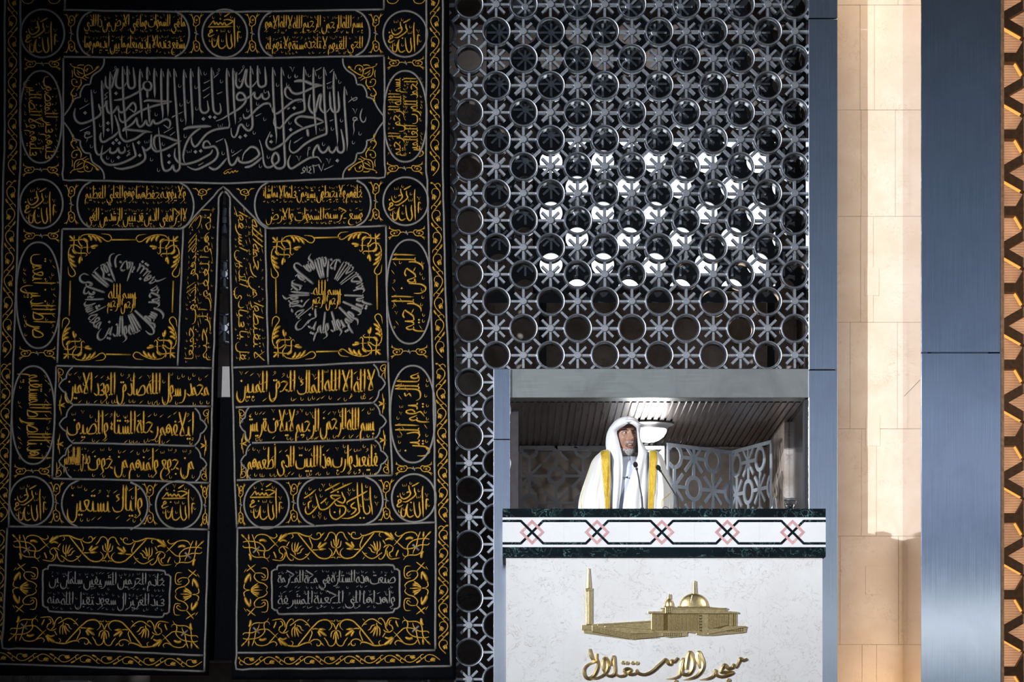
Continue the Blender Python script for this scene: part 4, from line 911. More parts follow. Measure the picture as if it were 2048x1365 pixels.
# ---- main inscription, silver; strokes read tile by tile on an 11.375x enlargement
TO = {1: (140, 115), 2: (290, 115), 3: (440, 115), 4: (590, 115), 5: (140, 230), 6: (290, 230), 7: (440, 230), 8: (590, 230)}
def TT(k): ox, oy = TO[k]; return lambda x, y: (ox + x / 11.375, oy + y / 11.375)
MAIN = '''1:485,730 505,950 530,1300 560,1600 575,2000 600,2150 660,2215 780,2180 880,2100 925,2045
5:930,745 915,840 990,870 1070,820 1105,760 1125,840 1190,870 1255,820 1240,720
1a:725,520 735,800 750,1100 765,1400 770,1650 765,1840
1a:920,320 915,600 925,900 945,1200 960,1450 965,1650 955,1760
1:815,420 815,600 850,680 920,700 970,640 1010,480 1075,280 1090,290 1060,450 1050,600 1085,680 1160,700 1240,650 1310,540
1:1305,190 1315,400 1325,600 1360,690 1430,700 1480,640 1470,450 1440,220
1a:1200,200 1205,500 1215,800 1230,1100 1260,1400 1285,1700 1300,1860
1a:1600,260 1590,600 1610,900 1630,1180 1640,1400 1645,1490
2:60,545 -20,590 -20,690 40,740 120,740 155,650 120,570 60,545
1:1690,660 1600,760 1450,850 1300,920 1150,960 1000,975
1:125,1150 100,1300 140,1430 240,1500 380,1480 560,1400 680,1320 715,1240 690,1180 655,1100 655,1050
1:655,1060 700,1150 760,1130 815,1070 835,980 840,1140 880,1250 960,1270 1040,1190 1095,1120 1110,1200 1160,1250 1240,1230 1340,1130 1420,1040 1480,1060 1505,1160 1470,1240 1400,1200 1330,1160
2:-30,1010 60,980 200,985 400,1000 620,1000
2:620,1005 400,1060 200,1110 0,1180 -150,1250 -306,1350 -420,1450 -510,1470 -570,1400 -600,1240
5:1020,0 1070,130 1110,260 1130,380 1160,500 1240,590 1330,600 1500,540 1650,440 1720,400 1840,385
5:1200,385 1260,335 1400,345 1600,365 1880,395
5:1200,380 1230,310 1330,270 1430,200 1500,110 1520,80 1540,200 1600,270 1680,220 1735,130 1760,210 1830,240 1900,120 1936,190 2026,190 2126,130 2206,100 2276,140 2286,230 2246,300 2190,265 2130,225
5:715,400 695,500 720,600 800,610 900,550 1000,490 1100,390 1115,340
5:1430,630 1470,780 1500,900 1480,950 1350,1030 1150,1110 950,1140 820,1110 740,1020 715,930 745,690
5:1640,710 1700,850 1720,970 1680,1050 1560,1130 1400,1190 1200,1230 1080,1220 1000,1190
5:1640,720 1720,810 1800,770 1846,720 1856,560 1856,450
6:150,440 150,640 180,760 260,830 400,810 560,740 700,660 825,600
6:830,595 700,580 500,510 330,470 240,490 210,580 220,700 270,800
2:665,250 670,450 690,800 715,1100 740,1500 770,1850 790,2200 800,2480 770,2560 710,2590 660,2540 645,2460 600,2530 520,2580 440,2560 395,2420 375,2200 345,1950 310,1590
2a:220,240 215,500 225,720 225,930
2a:375,250 375,600 385,1000 410,1250 400,1430
2a:530,250 525,600 525,1000 530,1200 520,1360
2:60,210 55,380 55,530
2:60,740 60,820 62,930
2a:75,1050 100,1300 110,1520
2a:890,270 890,600 910,1000 925,1300 935,1450 920,1545
2:1045,250 1050,600 1070,1000 1085,1300 1085,1530
2:1225,210 1230,500 1250,900 1260,1150 1310,1250 1390,1260 1450,1200 1440,1100 1420,980
2:1515,230 1530,600 1550,1000 1570,1200 1620,1270 1690,1280 1730,1220 1725,1120 1705,1040
6w:870,335 1000,290 1200,270 1400,260 1515,265
6:1280,300 1130,400 1020,520 930,700 880,900 890,1050 920,1090
6:1500,690 1430,600 1350,630 1340,740 1450,740 1580,720 1650,800 1660,920 1580,1040 1400,1150 1200,1240 1080,1230 960,1170
6:1540,790 1500,880 1350,970 1200,1050 1000,1110 850,1120 740,1050 680,930 690,760
6:1060,480 1070,620 1130,720 1200,690 1300,560 1420,430 1600,340 1820,300 1920,275 1921,100
3:160,240 160,600 180,1000 200,1350 215,1500
6:1450,1180 1560,1240 1650,1220 1750,1130 1870,980
7:110,545 160,700 190,900 210,1050 260,1140 340,1110 420,970 440,1050 540,1090 680,1070 800,1000 890,920 890,850 830,760 720,730 620,800 540,900 510,1040
7:560,1195 700,1170 850,1070 970,960
3:1400,220 1405,600 1425,1000 1445,1400 1460,1800 1480,2200 1485,2430 1420,2520 1300,2520 1230,2440 1190,2350 1215,2230 1275,2175 1335,2240 1340,2360 1250,2440 1150,2500 1050,2490 1000,2380 980,2200 945,2020 895,1870
3a:300,240 310,600 325,1000 350,1350 352,1530
3:700,190 700,500 710,900 725,1250 742,1370 745,1560 700,1650 630,1660 560,1600 500,1530 440,1570 400,1710 350,1810 290,1800 260,1710 255,1600
3:385,330 370,500 375,620 430,690 490,650 540,500 590,310 612,290 600,400 590,560 640,660 720,670 790,610 850,520
3:860,180 865,400 875,600 930,670 1000,660 1050,600 1045,420 1025,210
3a:1205,220 1210,500 1220,800 1235,1100 1250,1300 1275,1600 1290,1800 1275,1970
3:1095,760 1125,880 1060,950 980,920 960,830 920,900 850,940 790,880 795,800 700,880 600,940 500,970 410,960 390,880 440,810 520,820 580,900 590,1000 500,1120 380,1210 200,1310 50,1400 -90,1450
3:1165,1140 1140,1060 1060,1050 970,1080 850,1170 740,1280 650,1370 560,1380 530,1280
4w:-20,550 120,530 250,550 400,610 560,630 640,640
4:640,640 500,660 350,720 200,790 50,830 -50,800 -100,740 -130,690 -190,690 -220,770 -200,870 -140,930 -50,965
4:190,1000 160,960 60,970 -50,1010 -200,1130 -350,1250 -440,1280 -500,1220 -520,1130
4:205,210 205,500 210,900 230,1150 210,1220 100,1260 0,1290 -100,1350 -220,1480 -320,1600 -410,1590 -470,1520 -480,1430 -455,1340
4a:425,230 425,600 440,1000 455,1300 480,1600 485,1770
4:660,220 665,600 675,1000 700,1350 720,1550 725,1720 680,1760 520,1820 350,1900 190,2010 60,2130 -40,2170 -110,2110 -120,2010 -95,1880
4a:890,310 885,600 895,900 925,1300 950,1600 970,1850 960,2010
4a:1130,660 1130,950 1150,1300 1180,1700 1195,1950 1180,2140
4:350,840 325,1000 330,1150 400,1260 470,1240 500,1100 560,880 600,850 590,950 575,1130 640,1240 720,1250 800,1150
4:795,780 805,950 820,1130 880,1240 970,1240 1010,1150 1000,950 985,770
8:660,150 500,80 300,50 120,40 20,110 50,200 190,290
8:665,155 560,200 380,250 200,310 0,410 -100,480 -250,640 -400,740 -520,790 -610,740 -650,620 -600,480 -555,380
8w:285,320 300,420 310,500
8:1050,320 1090,500 1120,700 1110,820 1050,860 980,820 960,730 920,800 860,860 790,810 775,730 720,820 640,860 570,800 530,700 490,720 430,830 430,950 530,970 610,1090
8:480,970 350,980 200,1060 60,1150 -60,1220 -130,1180 -150,1060 -95,910'''
e = Emb()
for ln_ in MAIN.split('\n'):
    hd_, ps = ln_.split(':'); k_ = int(hd_[0]); md = hd_[1:]
    pts = [tuple(float(v) for v in p.split(',')) for p in ps.split(' ')]
    e.stroke(pts, 7.4 if md == 'w' else 6.3, TT(k_), tap=(.55, .12) if md == 'a' else (.55, .4), n=4)
    if md == 'a' or pts[0][1] < 300 and k_ < 5 and abs(pts[0][0] - pts[1][0]) < 30: e.stroke([(pts[0][0] + 15, pts[0][1] + 40), (pts[0][0] + 40, pts[0][1] + 120), (pts[0][0] + 62, pts[0][1] + 215)], 3.0, TT(k_), tap=(.6, .1), n=2, prof=3)
emb('main_inscription', e, 'silver', 'large silver Arabic inscription')
e = Emb()
for k_, ps in {1: ((1050, 815), (345, 1260)), 5: ((865, 185), (865, 340), (1060, 570), (985, 640), (1125, 640), (1565, 630), (1105, 965), (1590, 920)), 6: ((1330, 90), (1480, 45), (1590, 55), (550, 925), (550, 1080), (1150, 840), (1270, 820)),
              7: ((460, 505), (580, 470), (1160, 475), (1165, 610), (1610, 335)), 3: ((1550, 1150), (1690, 1150)), 8: ((965, 1040),)}.items():
    for x, y in ps: e.dot(x, y, 5.2, TT(k_))
for k_, ps in {1: ((215, 1180, 460, 1040),), 5: ((220, 370, 490, 240),), 2: ((1340, 590, 1490, 510), (1310, 770, 1490, 660), (1330, 930, 1480, 820), (1560, 470, 1690, 350), (1640, 830, 1770, 780), (620, 1350, 880, 1230)), 6: ((430, 410, 650, 280), (570, 470, 690, 380), (610, 60, 690, 20), (1610, 620, 1800, 530), (1215, 1150, 1340, 1080)),
              7: ((270, 940, 510, 780), (1680, 640, 1820, 560)), 3: ((420, 390, 540, 260), (810, 1340, 950, 1270)), 4: ((720, 600, 840, 550), (480, 300, 620, 220), (790, 350, 880, 260)), 8: ((660, 1250, 890, 1140), (790, 140, 880, 100), (0, 620, 190, 500))}.items():
    for a, b, c, d in ps: e.stroke([(a, b), ((a + c) / 2, (b + d) / 2 + 4), (c, d)], 2.9, TT(k_), tap=(1, .5), n=2, prof=3)
for k_, ps in {1: ((570, 770), (365, 970)), 2: ((1370, 360), (1740, 540), (790, 640), (985, 1000), (820, 1070), (1160, 670), (1180, 1160), (255, 1290)), 3: ((460, 510), (1030, 770), (855, 1050), (635, 1200), (1580, 430), (1740, 420), (1310, 620), (1540, 610)), 4: ((325, 400), (565, 440), (1020, 550), (20, 420)),
              5: ((700, 230), (490, 710), (860, 970), (1320, 690), (965, 1040)), 6: ((840, 110), (915, 480), (420, 660), (150, 1010), (310, 1250), (1780, 870)), 7: ((1020, 90), (630, 220), (780, 400), (290, 820), (70, 870), (920, 1160), (1100, 950), (1590, 170)), 8: ((1060, 120), (850, 310), (1480, 420), (650, 660), (1330, 620))}.items():
    for x, y in ps: e.tick(x, y, 48, TT(k_)) if 0 else e.tick(*TT(k_)(x, y), 4.6)
for k_, ps in {4: ((795, 680), (115, 990)), 6: ((45, 610), (1010, 830), (1715, 240)), 8: ((615, 330),)}.items():
    for x, y in ps: e.shad(*TT(k_)(x, y), 5.0)
for k_, x, y in ((3, 1650, 260), (4, 1370, 1210), (8, 90, 980), (8, 770, 1040)): e.vee(*TT(k_)(x, y), 6.2)
for k_, x, y in ((1, 1035, 230), (2, 1685, 280), (3, 535, 215), (7, 470, 90)): e.loop(*TT(k_)(x, y), 3.6)
e.stroke([(1440, 130), (1380, 110), (1330, 130), (1330, 70), (1390, 60), (1420, 100), (1350, 150), (1335, 250), (1350, 340), (1320, 470)], 3.4, TT(8), tap=(.5, .1), n=2); e.stroke([(1540, -160), (1495, -20), (1495, 80), (1540, 160), (1600, 140), (1620, 40)], 4.2, TT(8), tap=(.1, .3), n=3)
e.stroke([(360, 740), (310, 740), (310, 780), (355, 775), (300, 800), (290, 950)], 2.4, TT(8), n=2); e.stroke([(1205, 1030), (1290, 960), (1400, 910), (1410, 950), (1330, 980), (1280, 890)], 3.2, TT(4), tap=(.2, .5), n=3)
e.stroke([(330, 420), (390, 390), (450, 400), (440, 440), (370, 420), (335, 480), (380, 530), (520, 480)], 3.8, TT(5), n=3); e.stroke([(410, 530), (365, 640)], 2.6, TT(5), tap=(1, .1))
e.stroke([(870, 790), (790, 860), (850, 880), (790, 930), (850, 900), (780, 960)], 2.6, TT(1), n=2); e.stroke([(1370, 800), (1310, 830), (1370, 860), (1300, 900), (1380, 890), (1280, 940)], 2.6, TT(5), n=2)
e.stroke([(535, 1120), (600, 1280), (660, 1110)], 4.6, TT(8), n=1, tap=(1, .8)); e.stroke([(520, 1140), (470, 1160), (400, 1150), (430, 1200), (440, 1330)], 3.6, TT(8), n=2); e.stroke([(380, 1180), (320, 1190), (370, 1240), (310, 1310), (390, 1330)], 3.4, TT(8), n=2); e.stroke([(275, 1160), (285, 1320)], 3.4, TT(8)); e.stroke([(170, 1250), (210, 1190), (250, 1250), (200, 1280), (170, 1250), (230, 1300), (130, 1330)], 3.2, TT(8), n=2)
emb('inscription_mark', e, 'silver', 'silver dots and vowel marks')
e = Emb(); e.stroke([(80, 1330), (150, 1260), (290, 1220)], 1.8, TT(7), tap=(1, .2), n=3); e.stroke([(90, 1340), (150, 1330), (180, 1290), (220, 1330), (280, 1280), (300, 1320), (350, 1260), (370, 1300), (420, 1270)], 2.8, TT(7), n=3); emb('signature', e, 'gold', 'tiny gold signature')
# ---- letter engine: joined Arabic in long thuluth proportions. u runs leftwards from the right edge of the letter, v up
G = {
 'A': ([[(.05, 1.02), (.04, .5), (.07, 0)]], .17), 'Af': ([[(0, 0), (.07, .02), (.10, .12), (.09, .6), (.08, 1.02)]], .2),
 'T': ([[(0, 0), (.08, 0), (.12, .08), (.13, .30)], [(.13, .30), (.16, .06), (.22, 0), (.30, 0)]], .28),
 'Tf': ([[(0, .28), (.01, .08), (.10, -.04), (.30, -.08), (.52, -.06), (.64, .04), (.66, .24)]], .70),
 'Nf': ([[(0, .22), (.02, .0), (.05, -.22), (.18, -.38), (.36, -.36), (.48, -.18), (.48, .06)]], .52),
 'Yf': ([[(0, .10), (.08, .20), (.18, .16), (.16, .02), (.04, -.10), (.06, -.28), (.24, -.38), (.46, -.30), (.54, -.08)]], .56),
 'J': ([[(.44, .30), (.28, .36), (.04, .30)], [(.04, .30), (.20, .14), (.34, .02), (.48, 0)], [(0, 0), (.22, .08)]], .46),
 'Jf': ([[(.46, .30), (.28, .37), (.03, .29)], [(.03, .29), (.28, .16), (.42, -.06), (.38, -.32), (.20, -.47), (-.06, -.42)]], .50),
 'D': ([[(.06, .42), (.00, .18), (.02, .03), (.14, -.02), (.32, .06)]], .34), 'R': ([[(0, .22), (.00, .04), (.06, -.12), (.20, -.26), (.40, -.28)]], .26),
 'S': ([[(0, .0), (.04, .04), (.06, .24), (.08, .04), (.14, .0), (.19, .04), (.20, .24), (.22, .04), (.28, .0), (.33, .04), (.34, .24), (.37, .03), (.46, 0)]], .46),
 'Sf': ([[(0, .24), (.02, .04), (.08, 0), (.14, .04), (.15, .24), (.17, .04), (.24, 0), (.29, .22), (.31, -.05), (.36, -.28), (.52, -.40), (.70, -.30), (.76, .02)]], .78),
 'C': ([[(.52, .0), (.30, .26), (.12, .32), (.02, .18), (.08, .03), (.30, -.01), (.52, .01), (.56, .20), (.60, .02), (.70, 0)]], .66),
 'Cf': ([[(.50, .0), (.30, .26), (.12, .32), (.02, .18), (.08, .03), (.48, .0), (.54, .20), (.56, -.05), (.62, -.28), (.78, -.40), (.94, -.28), (1.0, .02)]], 1.0),
 'H': ([[(.46, .0), (.28, .26), (.10, .32), (.02, .18), (.08, .02), (.56, 0)], [(.36, .98), (.37, .5), (.38, .06)]], .52),
 'I': ([[(.27, .30), (.15, .40), (.04, .34), (.06, .20), (.24, .16)], [(.24, .16), (.05, .11), (.03, .02), (.16, -.01), (.40, 0)]], .38), 'Im': ([[(0, 0), (.14, .06), (.28, .28), (.06, .30), (.14, .10), (.28, 0), (.38, 0)]], .36),
 'If': ([[(0, 0), (.14, .08), (.28, .30), (.05, .30), (.18, .06), (.34, -.10), (.36, -.32), (.18, -.46), (-.06, -.40)]], .44),
 'F': ([[(0, 0), (.16, .02), (.26, .20), (.17, .36), (.06, .26), (.12, .10), (.26, .02), (.38, 0)]], .36), 'Ff': ([[(.16, .10), (.05, .20), (.12, .36), (.22, .26), (.20, .05), (.32, -.05), (.60, -.06), (.76, .04), (.78, .22)]], .80),
 'Q': ([[(0, 0), (.16, .02), (.26, .20), (.17, .36), (.06, .26), (.12, .10), (.26, .02), (.38, 0)]], .36), 'Qf': ([[(.16, .10), (.05, .20), (.12, .36), (.23, .24), (.22, .0), (.28, -.26), (.44, -.40), (.60, -.28), (.64, .0)]], .66),
 'K': ([[(.62, .98), (.30, .66), (.08, .50), (.10, .42), (.34, .26), (.38, .08), (.48, 0)], [(0, 0), (.30, 0)]], .44), 'Kf': ([[(.02, 1.02), (.03, .3), (.06, .05), (.20, -.05), (.46, -.04), (.58, .10)], [(.20, .50), (.36, .44), (.24, .32), (.40, .24)]], .60),
 'L': ([[(.10, 1.02), (.10, .4), (.11, .08), (.16, 0), (.26, 0)], [(0, 0), (.12, .04)]], .22), 'Lf': ([[(.02, 1.02), (.02, .3), (.03, -.06), (.10, -.28), (.26, -.36), (.40, -.26), (.46, -.04)]], .48),
 'X': ([[(.40, 1.0), (.30, .55), (.10, .04)], [(.0, 1.0), (.12, .5), (.34, .04), (.22, -.02), (.08, .02)]], .46),
 'M': ([[(0, 0), (.08, .10), (.17, .26), (.27, .16), (.22, .02), (.10, .04), (.24, -.01), (.34, 0)]], .32), 'Mf': ([[(.0, 0), (.08, .10), (.16, .24), (.26, .14), (.20, .0), (.10, .02)], [(.22, .04), (.32, -.12), (.33, -.46)]], .36),
 'E': ([[(0, 0), (.06, .22), (.20, .36), (.33, .20), (.22, .06), (.12, .16), (.24, .24), (.36, .06), (.44, 0)]], .40), 'Ef': ([[(0, .02), (.06, .30), (.12, .34), (.26, .14), (.18, .0), (.05, .04)]], .28),
 'W': ([[(.18, .06), (.05, .16), (.11, .36), (.23, .28), (.23, .06), (.14, -.12), (.38, -.28)]], .30), 'Z': ([[(.12, .36), (.04, .28), (.10, .2), (.02, .12), (.16, .16)]], .18)}
G['Hf'] = G['H']
CH = {}
for ch, g, u, d in (('ب', 'T', 0, 1), ('ت', 'T', 2, 0), ('ث', 'T', 3, 0), ('ن', 'N', 1, 0), ('ي', 'Y', 0, 2), ('ى', 'Y', 0, 0), ('ئ', 'Y', 0, 0), ('ج', 'J', 0, 1), ('ح', 'J', 0, 0), ('خ', 'J', 1, 0), ('د', 'D', 0, 0), ('ذ', 'D', 1, 0), ('ر', 'R', 0, 0), ('ز', 'R', 1, 0), ('س', 'S', 0, 0), ('ش', 'S', 3, 0), ('ص', 'C', 0, 0), ('ض', 'C', 1, 0), ('ط', 'H', 0, 0), ('ظ', 'H', 1, 0), ('ع', 'I', 0, 0), ('غ', 'I', 1, 0),
                    ('ف', 'F', 1, 0), ('ق', 'Q', 2, 0), ('ك', 'K', 0, 0), ('ل', 'L', 0, 0), ('م', 'M', 0, 0), ('ه', 'E', 0, 0), ('ة', 'E', 2, 0), ('و', 'W', 0, 0), ('ؤ', 'W', 0, 0), ('ا', 'A', 0, 0), ('أ', 'A', 0, 0), ('إ', 'A', 0, 0), ('آ', 'A', 0, 0), ('ء', 'Z', 0, 0)): CH[ch] = (g, u, d)
NOJ = set('اأإآدذرزوؤةء')
def compose(text, seed=1, marks=True):
    # returns strokes, dots, marks in (u leftwards, v up)
    st_, dt, mk_ = [], [], []; x = 0; rd = random.Random(seed)
    bend = lambda v: v * 1.16 if v < 0 else v * (1.38 - .38 * min(1, max(0, (v - .25) / .75)))
    for wi, word in enumerate(text.split(' ')):
        i = 0; prev = False; x0 = x; up_ = .05 * math.sin(wi * 2.2 + seed)
        while i < len(word):
            c = word[i]; lig = c == 'ل' and i + 1 < len(word) and word[i + 1] in 'اأإآ'
            last = i + (2 if lig else 1) >= len(word); nxt = (not last) and not lig and c not in NOJ and c != 'ى'
            if lig: key = 'X'; up = dn = 0
            else:
                g, up, dn = CH[c]
                if g == 'A': key = 'Af' if prev else 'A'
                elif g in 'DRWZ': key = g
                elif g == 'I': key = ('Im' if prev else 'I') if nxt else 'If'
                elif g in 'NY': key = 'T' if nxt else g + 'f'
                else: key = g if nxt else g + 'f'
                if c == 'ة': key = 'Ef'
            S, adv = G[key]
            for s in S: st_.append((key, [(x + u, bend(v) + (up_ if v < .9 else 0)) for u, v in s]))
            if prev and key not in ('Af',): st_.append(('c', [(x - .06, up_), (x, up_), (x + .05, .01 + up_)]))
            tall = key in ('A', 'Af', 'L', 'Lf', 'Kf', 'K', 'X', 'H'); cx = x + adv * .45
            for q in range(up): dt.append((cx + (q - (up - 1) / 2) * .13 if q < 2 else cx, (.56 if not tall else .7) + (.14 if q == 2 else 0)))
            low = key.endswith('f') and key not in ('Tf', 'Ef', 'Mf')
            for q in range(dn): dt.append((cx + (q - (dn - 1) / 2) * .13, -.20 if not low else -.55 if key == 'Yf' else -.12))
            if c in 'أؤئ': mk_.append(('z', cx, .62 if not tall else 1.12))
            if c == 'إ': mk_.append(('z', cx, -.22))
            if marks:
                if not tall: mk_.append((rd.choice('sstvtlh'), cx + rd.uniform(-.05, .08), rd.uniform(.74, .96)))
                else: mk_.append((rd.choice('tts'), cx + .14, rd.uniform(.45, .85)))
                if rd.random() < .75: mk_.append((rd.choice('tst'), cx + rd.uniform(-.1, .1), -.34 + rd.uniform(-.06, .06)))
            x += adv; prev = nxt; i += 2 if lig else 1
        x += .07
    return st_, dt, mk_, x - .07
def write(name, text, quad, w, mat='gold', seed=1, polar=None, e=None, marks=True, v0=-.46, v1=1.02, label=None):
    # quad: where (u=0,v=1), (u=1,v=1), (u=1,v=0), (u=0,v=0) land; u runs in writing direction
    st_, dt, mk_, tot = compose(text, seed, marks); own = e is None
    if own: e = Emb()
    def T(u, v):
        a = u / tot; b = (v - v0) / (v1 - v0)
        if polar:
            cx, cy, r0, r1, a0, sweep = polar; r = r1 + (r0 - r1) * b; t = math.radians(a0 + sweep * a); return (cx + r * math.cos(t), cy + r * math.sin(t))
        (x0, y0), (x1, y1), (x2, y2), (x3, y3) = quad
        return ((1 - a) * b * x0 + a * b * x1 + a * (1 - b) * x2 + (1 - a) * (1 - b) * x3, (1 - a) * b * y0 + a * b * y1 + a * (1 - b) * y2 + (1 - a) * (1 - b) * y3)
    w *= 1.04 if w > 3.4 else 1.10
    for key, s in st_:
        e.stroke(s, w * (.9 if key == 'c' else 1), T, tap=(.75, .3), n=3, nib=True)
        if key in ('A', 'Af', 'L', 'Lf', 'Kf') and max(q[1] for q in s) > .9:
            a, b = max(s, key=lambda q: q[1]); e.stroke([(a - .01, b - .02), (a - .05, b - .14), (a - .09, b - .26)], w * .42, T, tap=(.6, .1), n=2, prof=3)
    for u, v in dt: e.dot(*T(u, v), w * .75)
    for k, u, v in mk_:
        p = T(u, v); r = w * .95
        if k == 's':
            a, b = T(u - .10, v + .09), T(u + .12, v - .05); e.stroke([a, b], w * .5, tap=(.4, .9), prof=3)
        elif k == 't': e.tick(*p, r)
        elif k == 'v': e.vee(*p, r)
        elif k == 'l': e.loop(*p, r * .7)
        elif k == 'h': e.shad(*p, r)
        else: e.stroke([T(u + .02, v + .08), T(u - .05, v + .03), T(u + .03, v), T(u - .06, v - .04), T(u + .07, v - .03)], w * .5, n=1, prof=3)
    if own: return emb(name, e, mat, label)
def RT(x0, y0, x1, y1, dl=0.0): return [(x1, y0 + dl), (x0, y0), (x0, y1), (x1, y1 + dl)]          # upright, right to left
def CCW(x0, y0, x1, y1): return [(x0, y0), (x0, y1), (x1, y1), (x1, y0)]                            # letter tops to the left, reads downwards
def CW(x0, y0, x1, y1): return [(x1, y1), (x1, y0), (x0, y0), (x0, y1)]                             # letter tops to the right, reads upwards
gi = 'gold_inscription'
write(gi, 'بسم الله الرحمن الرحيم الله لا إله إلا هو', RT(530, 30, 727, 67), 2.7, seed=1); write(gi, 'الحي القيوم لا تأخذه سنة ولا نوم له', RT(532, 72, 726, 108), 2.7, seed=2)
write(gi, 'ما في السموات وما في الأرض من ذا الذي', RT(168, 28, 371, 64), 2.7, seed=3); write(gi, 'يشفع عنده إلا بإذنه يعلم ما بين أيديهم وما', RT(168, 70, 371, 107), 2.7, seed=4)
write(gi, 'خلفهم ولا يحيطون بشيء من علمه إلا بما شاء', RT(526, 371, 725, 407, -2), 2.7, seed=5); write(gi, 'وسع كرسيه السموات والأرض', RT(532, 416, 726, 450, -2), 2.8, seed=6)
write(gi, 'ولا يؤوده حفظهما وهو العلي العظيم', RT(170, 370, 372, 407, 1), 2.7, seed=7); write(gi, 'لا إكراه في الدين قد تبين الرشد من الغي', RT(173, 415, 374, 454, 1), 2.7, seed=8)
write(gi, 'بسم الله الرحمن الرحيم الحمد لله رب العالمين', None, 3.0, seed=9) if 0 else None
e = Emb(); write(gi, 'بسم الله الرحمن الرحيم', CCW(776, 156, 812, 312), 2.8, seed=9, e=e); write(gi, 'الحمد لله رب العالمين', CCW(808, 156, 846, 314), 3.0, seed=10, e=e); emb(gi, e, 'gold')
write(gi, 'الرحمن الرحيم', CCW(783, 508, 850, 664), 4.0, seed=11); write(gi, 'مالك يوم الدين', CCW(790, 746, 858, 914), 4.0, seed=12)
e = Emb(); write(gi, 'عليهم غير المغضوب', CW(80, 152, 117, 318), 2.9, seed=13, e=e); write(gi, 'عليهم ولا الضالين', CW(48, 160, 84, 312), 2.9, seed=14, e=e); emb(gi, e, 'gold')
write(gi, 'صراط الذين أنعمت', CW(44, 508, 112, 676), 3.8, seed=15); write(gi, 'اهدنا الصراط المستقيم', CW(35, 748, 104, 918), 3.6, seed=16)
def strip_quad(top, bot, ccw): return [top[0], bot[0], bot[1], top[1]] if ccw else [bot[1], top[1], top[0], bot[0]]
e = Emb(); write(gi, 'إن الله يغفر الذنوب جميعا', strip_quad([(378, 455), (402, 418)], [(368, 722), (395, 722)], True), 2.7, seed=17, e=e); write(gi, 'إنه هو الغفور الرحيم', strip_quad([(402, 418), (430, 416)], [(393, 722), (421, 722)], True), 2.8, seed=18, e=e); emb(gi, e, 'gold')
e = Emb(); write(gi, 'قل يا عبادي الذين أسرفوا', strip_quad([(468, 414), (496, 428)], [(471, 722), (500, 722)], False), 2.8, seed=19, e=e); write(gi, 'لا تقنطوا من رحمة الله', strip_quad([(496, 428), (526, 455)], [(499, 722), (530, 722)], False), 2.8, seed=20, e=e); emb(gi, e, 'gold')
write(gi, 'لا إله إلا الله الملك الحق المبين', RT(473, 743, 750, 806, -5), 4.6, seed=21); write(gi, 'محمد رسول الله صادق الوعد الأمين', RT(130, 744, 418, 808, 3), 4.4, seed=22)
write(gi, 'بسم الله الرحمن الرحيم لإيلاف قريش', RT(489, 820, 750, 884, -5), 4.3, seed=23); write(gi, 'إيلافهم رحلة الشتاء والصيف', RT(134, 820, 388, 886, 4), 4.3, seed=24)
write(gi, 'فليعبدوا رب هذا البيت الذي أطعمهم', RT(494, 894, 756, 956, -5), 4.2, seed=25); write(gi, 'من جوع وآمنهم من خوف', RT(176, 894, 388, 956, 4), 4.2, seed=26); write(gi, 'صدق الله العظيم', RT(128, 894, 180, 945), 2.4, seed=27)
write(gi, 'وإياك نستعين', RT(134, 968, 286, 1043, 3), 4.4, seed=28)
write('silver_inscription', 'صنعت هذه الستارة في مكة المكرمة', RT(556, 1141, 791, 1178, -1), 3.0, 'silver', 29); write('silver_inscription', 'وأهداها إلى الكعبة المشرفة', RT(556, 1182, 791, 1219, -1), 3.1, 'silver', 30)
write('silver_inscription', 'خادم الحرمين الشريفين سلمان بن', RT(98, 1142, 330, 1178, 5), 3.0, 'silver', 31); write('silver_inscription', 'عبد العزيز آل سعود تقبل الله منه', RT(95, 1183, 329, 1219, 5), 2.9, 'silver', 32)
# roundels of the two doors of the curtain
write('silver_roundel', 'قل هو الله أحد الله الصمد لم يلد ولم يولد ولم يكن له كفوا أحد', None, 5.4, 'silver', 33, (654, 590, 35, 91, -150, 356), marks=False, v0=-.42, v1=1.0, label='ring of silver lettering'); write('silver_roundel', 'محمد رسول الله والذين معه أشداء على الكفار رحماء بينهم', None, 5.4, 'silver', 34, (244, 597, 36, 93, -20, 356), marks=False, v0=-.42, v1=1.0, label='ring of silver lettering')
for (cx, cy) in ((654, 590), (244, 597)):
    e = Emb(); write(gi, 'بسم الله', RT(cx - 27, cy - 30, cx + 30, cy + 12), 2.9, seed=35, e=e, marks=False); write(gi, 'الرحمن الرحيم', RT(cx - 29, cy - 8, cx + 27, cy + 30), 2.7, seed=36, e=e, marks=False); emb('gold_roundel', e, 'gold')
# roundels read from the photograph
AR = '''915,410 900,600 915,900 925,1250|815,830 812,950 838,1120 810,1215 755,1245 695,1160 665,1010 650,830|650,1190 560,1240 480,1205 448,1060 460,960 478,885|478,885 425,1040 405,1190 345,1235 285,1180 290,980|670,450 680,560 710,630 640,710 520,790 430,835 330,830|505,390 520,500 560,600 520,680 430,740 340,755 270,690 248,590|440,600 490,570 555,590|590,425 700,375 810,315|270,830 215,870 205,800 255,775 285,830 205,880 168,940 225,970 345,905|1085,790 1030,760 1015,830 1010,1060'''
HA = '''855,280 845,500 860,800 855,1030|765,680 770,850 795,970 730,1045 670,980 645,850 635,655|635,950 545,1035 460,1015 430,900 440,710|440,710 405,860 375,960 310,1005 268,930 265,760|565,345 680,325 815,370 740,420 640,465 585,400 540,455 480,400 430,455 380,400 335,445 305,360 230,440 158,505|158,510 480,505 800,498|580,262 660,215 740,160|245,640 205,620 245,575 275,620 220,650 170,700 205,745 335,690|1015,640 950,630 938,700 935,895'''
